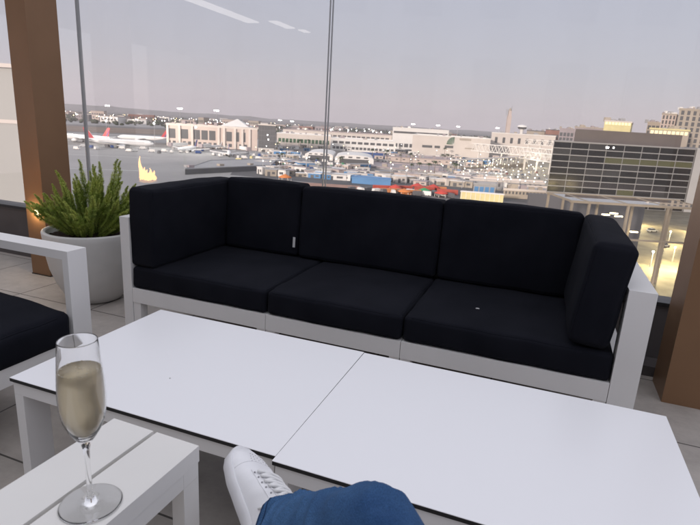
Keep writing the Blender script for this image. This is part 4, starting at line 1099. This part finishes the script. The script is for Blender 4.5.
# low sheds and stores between the terminals and the yard
rs_ = random.Random(31); sh_cols = ['white', 'cream', 'tan', 'pinkw', 'greyroof', 'white', 'blue']
spots = []
for k in range(1200):
    if len(spots) >= 210: break
    px = rs_.uniform(262, 500); py = rs_.uniform(149, 181) + .059 * (px - 350)
    if any(abs(px - a) < 6 and abs(py - b) < 1.7 for a, b in spots) or (365 < px < 450 and 163 < py < 176) or (300 < px < 376 and 152 < py < 168): continue
    spots.append((px, py)); p = onz(px, py, G); c = rs_.choice(sh_cols); w0 = rs_.uniform(4, 13) * (1.7 if rs_.random() < .15 else 1); d0 = rs_.uniform(3, 9); h0 = rs_.uniform(2.0, 4.8)
    t = empty('shed', 'small ' + {'white': 'white', 'cream': 'cream', 'tan': 'tan', 'pinkw': 'pinkish', 'greyroof': 'grey', 'blue': 'blue'}[c] + ' flat roofed shed among the vans before the terminals', 'shed', (p.x, p.y, G), rs_.uniform(-.8, .6), 'small sheds before the terminals')
    obj('wall', bx(-w0 / 2, w0 / 2, -d0 / 2, d0 / 2, 0, h0), M[c], t); obj('roof', bx(-w0 / 2 - .3, w0 / 2 + .3, -d0 / 2 - .3, d0 / 2 + .3, h0 + .001, h0 + .3), M[rs_.choice(('white', 'greyroof', 'mauve', 'cream'))], t)
    obj('door', bx(-w0 * .3, -w0 * .05, -d0 / 2 - .06, -d0 / 2 - .01, 0, h0 * .7), M['wglass'], t); obj('window', bx(w0 * .1, w0 * .35, -d0 / 2 - .06, -d0 / 2 - .01, h0 * .35, h0 * .7), M['wglass'], t)
# ---- lights
def lamp_post(p, h, r, m='lampw', arm=0, heads=1):
    t = empty('street_lamp', 'lit lamp post', 'street lamp', p)
    bm = bmesh.new(); tube(bm, [(0, 0, 0), (0, 0, h)], [.22, .12], 6); obj('post', bm, M['mast'], t)
    bm = bmesh.new(); bmesh.ops.create_icosphere(bm, subdivisions=1, radius=r, matrix=Matrix.Translation((0, 0, h + r * .6))); obj('lamp_head', bm, M[m], t, True)
    return t
lp = {}
def put_lamp(px, py_ground, h, r, m='lampw', label='', group='', Yd=None):
    p = onz(px, py_ground, G) if Yd is None else ony(px, py_ground, Yd)
    key = (h, r, m)
    if key not in lp: lp[key] = lamp_post((0, 0, 0), h, r, m); t = lp[key]
    else: t = dup(lp[key])
    t.location = (p.x, p.y, G); t['label'] = label; t['group'] = group
for r in range(7):
    for c in range(12):
        px = 462 + c * 8 + rc_.uniform(-2.5, 2.5); py = 166 + r * 3.7 + .059 * (px - 462) + rc_.uniform(-1, 1)
        if px > 552 or rc_.random() < .1 or (r > 4 and px < 480): continue
        put_lamp(px, py, 7.0, .30, 'lampw' if rc_.random() < .55 else 'lampy', 'lit lamp post among the cars of the lit car park', 'lamp posts in the car park')
# far street lights along the field edge
for k in range(150):
    px = rc_.uniform(62, 400) if k < 80 else rc_.uniform(62, 250); d = rc_.uniform(1300, 3200)
    t_l = ray(px, 123.66 + (px - 350) * .059); s = d / t_l.y
    key = (14.0, 1.0, 'lampw' if k % 3 else 'lampy')
    if key not in lp: lp[key] = lamp_post((0, 0, 0), *key); t = lp[key]
    else: t = dup(lp[key])
    t.location = (t_l.x * s, d, G); t['label'] = 'tiny lit lamp among the far town lights on the horizon'; t['group'] = 'far street lamps'
for k in range(70):
    px = rc_.uniform(255, 470); put_lamp(px, rc_.uniform(143, 182) + .059 * (px - 350), 9.0, .30, 'lampw' if rc_.random() < .5 else 'lampy', 'lit yard lamp among the sheds and vans before the terminals', 'yard lamps')
for k in range(9):
    put_lamp(331 + k * 8.2, 143 + .45 * k, 24, 1.0, 'lampw', 'lit floodlight in the row above the white terminal', 'floodlights above the white terminal')
# tall floodlight masts
def flood(px, ylight, Y, label):
    p = ony(px, ylight, Y); t = empty('floodlight_mast', label, 'floodlight mast', (p.x, p.y, G)); hh = p.z - G
    bm = bmesh.new(); tube(bm, [(0, 0, 0), (0, 0, hh)], [.6, .35], 8); obj('mast', bm, M['mast'], t)
    obj('head_frame', bx(-3.4, 3.4, -.3, .3, hh, hh + .5), M['mast'], t)
    for k in range(5):
        bm = bmesh.new(); bmesh.ops.create_icosphere(bm, subdivisions=2, radius=.85, matrix=Matrix.Translation((-3 + k * 1.5, -.9, hh + .5))); obj('floodlight', bm, M['lampw'], t, True)
flood(107.5, 106, 900, 'floodlight mast left, above the red tails'); flood(180, 109, 800, 'floodlight mast above the left part of the concourse'); flood(216.5, 111, 800, 'floodlight mast above the right part of the concourse')
flood(413, 124.5, 1100, 'floodlight mast left of the fan window on the skyline'); flood(438, 125.7, 1150, 'floodlight mast straight above the sign bands'); flood(458, 126.8, 1150, 'floodlight mast just right of the fan window'); flood(497.5, 128.2, 1150, 'floodlight mast left of the slender tower')
flood(280, 120.5, 1300, 'floodlight mast right of the glazed block, left one of a pair'); flood(292, 121.5, 1300, 'floodlight mast right of the glazed block, right one of a pair')
# forecourt lamps: lit, warm
for px, py, m in ((672, 262, 'lampy'), (681, 268, 'lampy'), (657, 268, 'lampy'), (650, 267, 'lampw'), (668, 244, 'lampw'), (640, 225, 'lampy'), (690, 232, 'lampy')):
    p = onz(px, py, G); key = (4.5, .32, m)
    if key not in lp: lp[key] = lamp_post((0, 0, 0), *key); t = lp[key]
    else: t = dup(lp[key])
    t.location = (p.x, p.y, G); t['label'] = 'lit lamp post on the forecourt at the lower right'; t['group'] = 'forecourt lamps'
    lamp('forecourt_light', (0, -.9, 5.6), 6500, (1, .78, .36), .3, t)
for px, py in ((489, 170), (510, 166), (530, 172), (505, 181), (542, 168), (480, 160)):
    p = onz(px, py, G); t = lp[(7.0, .30, 'lampw')]
    t2 = dup(t); t2.location = (p.x, p.y, G); t2['label'] = 'lit lamp post among the cars of the lit car park'
    lamp('car_park_light', (0, 0, 9.5), 7000, (1, .90, .68), .5, t2)
for px, py in ((80, 139), (120, 143.5), (165, 146), (205, 152)):
    p = onz(px, py, G); t2 = dup(lp[(24, 1.0, 'lampw')]); t2.location = (p.x, p.y - 30, G); t2['label'] = 'tall apron lamp standing by the parked airliners'; t2['group'] = 'apron lamps'; lamp('apron_light', (0, 0, 28), 40000, (1, .95, .85), .8, t2)

# ---- far town on the horizon
rt = random.Random(9); fm = ['cream', 'pinkw', 'tan', 'white', 'mauve', 'brownred', 'darkgrey']
town = {}
for k in range(170):
    px = rt.uniform(40, 560) if k < 120 else rt.uniform(40, 330); d = rt.uniform(1700, 4200) if k < 120 else rt.uniform(1500, 2600)
    m = rt.choice(fm); r = ray(px, 123.66 + (px - 350) * .059); s = d / r.y
    if m not in town:
        t = empty('town_building', '', 'building', (0, 0, 0), 0, 'far town buildings'); town[m] = t
        obj('wall', bx(-.5, .5, -.5, .5, 0, 1), M[m], t); obj('roof', bx(-.52, .52, -.52, .52, 1.001, 1.06), M['mauve' if k % 2 else 'greyroof'], t)
        for a in range(5): obj('window', bx(-.42 + a * .18, -.32 + a * .18, -.512, -.502, .35, .7), M['wglass'], t)
    else: t = dup(town[m])
    t['label'] = 'small faint block of the far town on the horizon'
    t.location = (r.x * s, d, G); t.rotation_euler = (0, 0, rt.uniform(-.4, .4)); t.scale = (rt.uniform(18, 60), rt.uniform(15, 40), rt.uniform(6, 17) if rt.random() < .92 else rt.uniform(20, 30))
# trees of the far town as one dark band of crowns
M['far_tree'] = mat('far_tree_foliage', (.07, .085, .055), .9, var=.4, vscale=.05)
bm = bmesh.new()
for k in range(1700):
    px = rt.uniform(30, 580); d = rt.uniform(1300, 3800); r = ray(px, 123.66 + (px - 350) * .059); s = d / r.y; rr = rt.uniform(2.5, 6)
    bmesh.ops.create_icosphere(bm, subdivisions=1, radius=rr, matrix=Matrix.Translation((r.x * s, d, G + rr * .8)) @ Matrix.Diagonal((rt.uniform(1, 1.8), 1.3, rt.uniform(.7, 1.2), 1)))
for v in bm.verts: v.co += noise.noise_vector(v.co * .45) * 2.2
tag(obj('far_trees', bm, M['far_tree']), 'dark tree belt scattered through the far town on the horizon', 'trees', None, 'stuff')

M['cont_red'] = mat('container_red', (.50, .09, .06), .6, var=.2, vscale=.3); M['cont_orange'] = mat('container_orange', (.60, .24, .09), .6, var=.2, vscale=.3)
for k, (px, dy, m, lb) in enumerate(((383, -1.2, 'cont_red', 'red container left in the yard row beside the blue hall'), (391, 1.6, 'cont_orange', 'orange container in the yard between the blue hall and the marquees'), (402, -2.2, 'cont_red', 'red container behind the orange marquee in the yard'),
                                (410, 1.8, 'cont_orange', 'orange container left of the red marquees'), (424, -2.6, 'cont_red', 'red container behind the green marquee'), (436, -3.4, 'cont_orange', 'orange container behind the rightmost red marquees'), (447, -1.0, 'cont_red', 'red container at the right end of the yard row'))):
    p = onz(px, 191.5 + .059 * (px - 383) + dy, G); container((p.x, p.y, G + .1), rc_.uniform(-.4, .4), m, lb)
# palm trees lining the yard road
M['palm'] = mat('palm_frond_green', (.06, .085, .04), .8); M['trunk'] = mat('palm_trunk', (.16, .12, .09), .9)
pt = empty('palm_tree', 'thin palm tree along the road before the terminals', 'palm tree', (0, 0, 0), 0, 'palm trees by the terminals')
bm = bmesh.new(); tube(bm, [(0, 0, 0), (.2, 0, 5), (.1, 0, 10.5)], [.28, .2, .16], 7); obj('trunk', bm, M['trunk'], pt)
bm = bmesh.new()
for k in range(16):
    a = k * 2.4; up = .9 - (k / 16) * 1.3; prev = None
    for i in range(6):
        t_ = i / 5; rr = 2.9 * t_; z_ = 10.5 + up * rr * .8 - .28 * rr * rr; c = Vector((.1 + rr * math.cos(a), rr * math.sin(a), z_)); s_ = Vector((-math.sin(a), math.cos(a), -.25)) * (.38 * math.sin(PI * min(1, t_ + .12)) + .03)
        cur = (bm.verts.new(c + s_), bm.verts.new(c + Vector((0, 0, .12))), bm.verts.new(c - s_))
        if prev: bm.faces.new((prev[0], prev[1], cur[1], cur[0])); bm.faces.new((prev[1], prev[2], cur[2], cur[1]))
        prev = cur
obj('crown', bm, M['palm'], pt); first = True
for k in range(34):
    px = rc_.uniform(262, 470); py = rc_.choice((150, 158, 171)) + rc_.uniform(-1.5, 1.5) + .059 * (px - 350); p = onz(px, py, G)
    t = pt if first else dup(pt); first = False; t.location = (p.x, p.y, G); t.rotation_euler = (0, 0, rc_.uniform(0, 6)); s_ = rc_.uniform(.7, 1.15); t.scale = (s_, s_, s_)
# ---- air
M['haze'] = bpy.data.materials.new('pale_haze'); M['haze'].use_nodes = True
n_ = M['haze'].node_tree; n_.nodes.clear(); oo = n_.nodes.new('ShaderNodeOutputMaterial'); pv = n_.nodes.new('ShaderNodeVolumePrincipled')
pv.inputs['Color'].default_value = (1, .96, .99, 1); pv.inputs['Density'].default_value = .00006
n_.links.new(pv.outputs['Volume'], oo.inputs['Volume'])
hz = obj('haze', bx(-9500, 9500, -60, 12000, G - 1, 500), M['haze']); tag(hz, kind='stuff'); tag(hz, 'pale evening haze over the airfield', 'haze')

# unseen block added behind the viewer's left shoulder: it keeps the low evening sun off the terrace
ta = math.radians(215); hc = Vector((math.sin(ta), math.cos(ta), 0)) * 17
t = empty('sun_blocker', 'unseen pale block added behind the terrace to keep the sun off it', 'sun blocker', (hc.x, hc.y, 0), -ta)
part('wall', M['pale'], t, -11, 11, -4, 4, -.3, 11); parapet(t, 0, 0, 0, M['cream'], .01) if False else None
windows(t, -10, 10, 1, 10.5, 8, 3, .5, .6, y=-4)

# ------------------------------------------------------------------ world, light, render settings
w = bpy.data.worlds.new('World'); S.world = w; w.use_nodes = True
nt = w.node_tree; bg = nt.nodes['Background']
SUN_EL, SUN_ROT = math.radians(9), math.radians(215)
sky = nt.nodes.new('ShaderNodeTexSky'); sky.sky_type = 'NISHITA'; sky.sun_disc = False
sky.sun_elevation = SUN_EL; sky.sun_rotation = SUN_ROT; sky.air_density = 1.0; sky.dust_density = 2.0; sky.ozone_density = 2.0; sky.altitude = 60
hs = nt.nodes.new('ShaderNodeMix'); hs.data_type = 'RGBA'; hs.inputs['Factor'].default_value = .80
hs.inputs['B'].default_value = (5.6, 5.5, 6.15, 1)
nt.links.new(sky.outputs['Color'], hs.inputs['A'])
tc = nt.nodes.new('ShaderNodeTexCoord'); sx = nt.nodes.new('ShaderNodeSeparateXYZ'); nt.links.new(tc.outputs['Generated'], sx.inputs[0])
rp = nt.nodes.new('ShaderNodeValToRGB'); nt.links.new(sx.outputs['Z'], rp.inputs[0])
rp.color_ramp.elements[0].position = 0; rp.color_ramp.elements[0].color = (.67, .60, .66, 1)
rp.color_ramp.elements[1].position = 1; rp.color_ramp.elements[1].color = (1.25, 1.24, 1.32, 1)
for p_, c_ in ((.10, (.575, .56, .635, 1)), (.28, (.53, .542, .64, 1))):
    q_ = rp.color_ramp.elements.new(p_); q_.color = c_
sc_ = nt.nodes.new('ShaderNodeVectorMath'); sc_.operation = 'SCALE'; sc_.inputs['Scale'].default_value = 10
nt.links.new(rp.outputs['Color'], sc_.inputs[0]); nt.links.new(sc_.outputs[0], hs.inputs['B'])
nt.links.new(hs.outputs['Result'], bg.inputs['Color'])
bg.inputs['Strength'].default_value = .112
sd = bpy.data.lights.new('sun', 'SUN'); sd.energy = 3.8; sd.angle = math.radians(5); sd.color = (1, .86, .76)
so = bpy.data.objects.new('sun', sd); COL.objects.link(so)
sv = Vector((math.sin(SUN_ROT) * math.cos(SUN_EL), math.cos(SUN_ROT) * math.cos(SUN_EL), math.sin(SUN_EL)))
so.rotation_euler = sv.to_track_quat('Z', 'Y').to_euler()
S.view_settings.view_transform = 'Standard'; S.view_settings.look = 'None'; S.view_settings.gamma = 1
S.view_settings.exposure = 0.02
S.cycles.max_bounces = 10; S.cycles.transparent_max_bounces = 16; S.cycles.transmission_bounces = 10
S.cycles.use_denoising = True
S.cycles.sample_clamp_indirect = 6
S.cycles.caustics_reflective = False
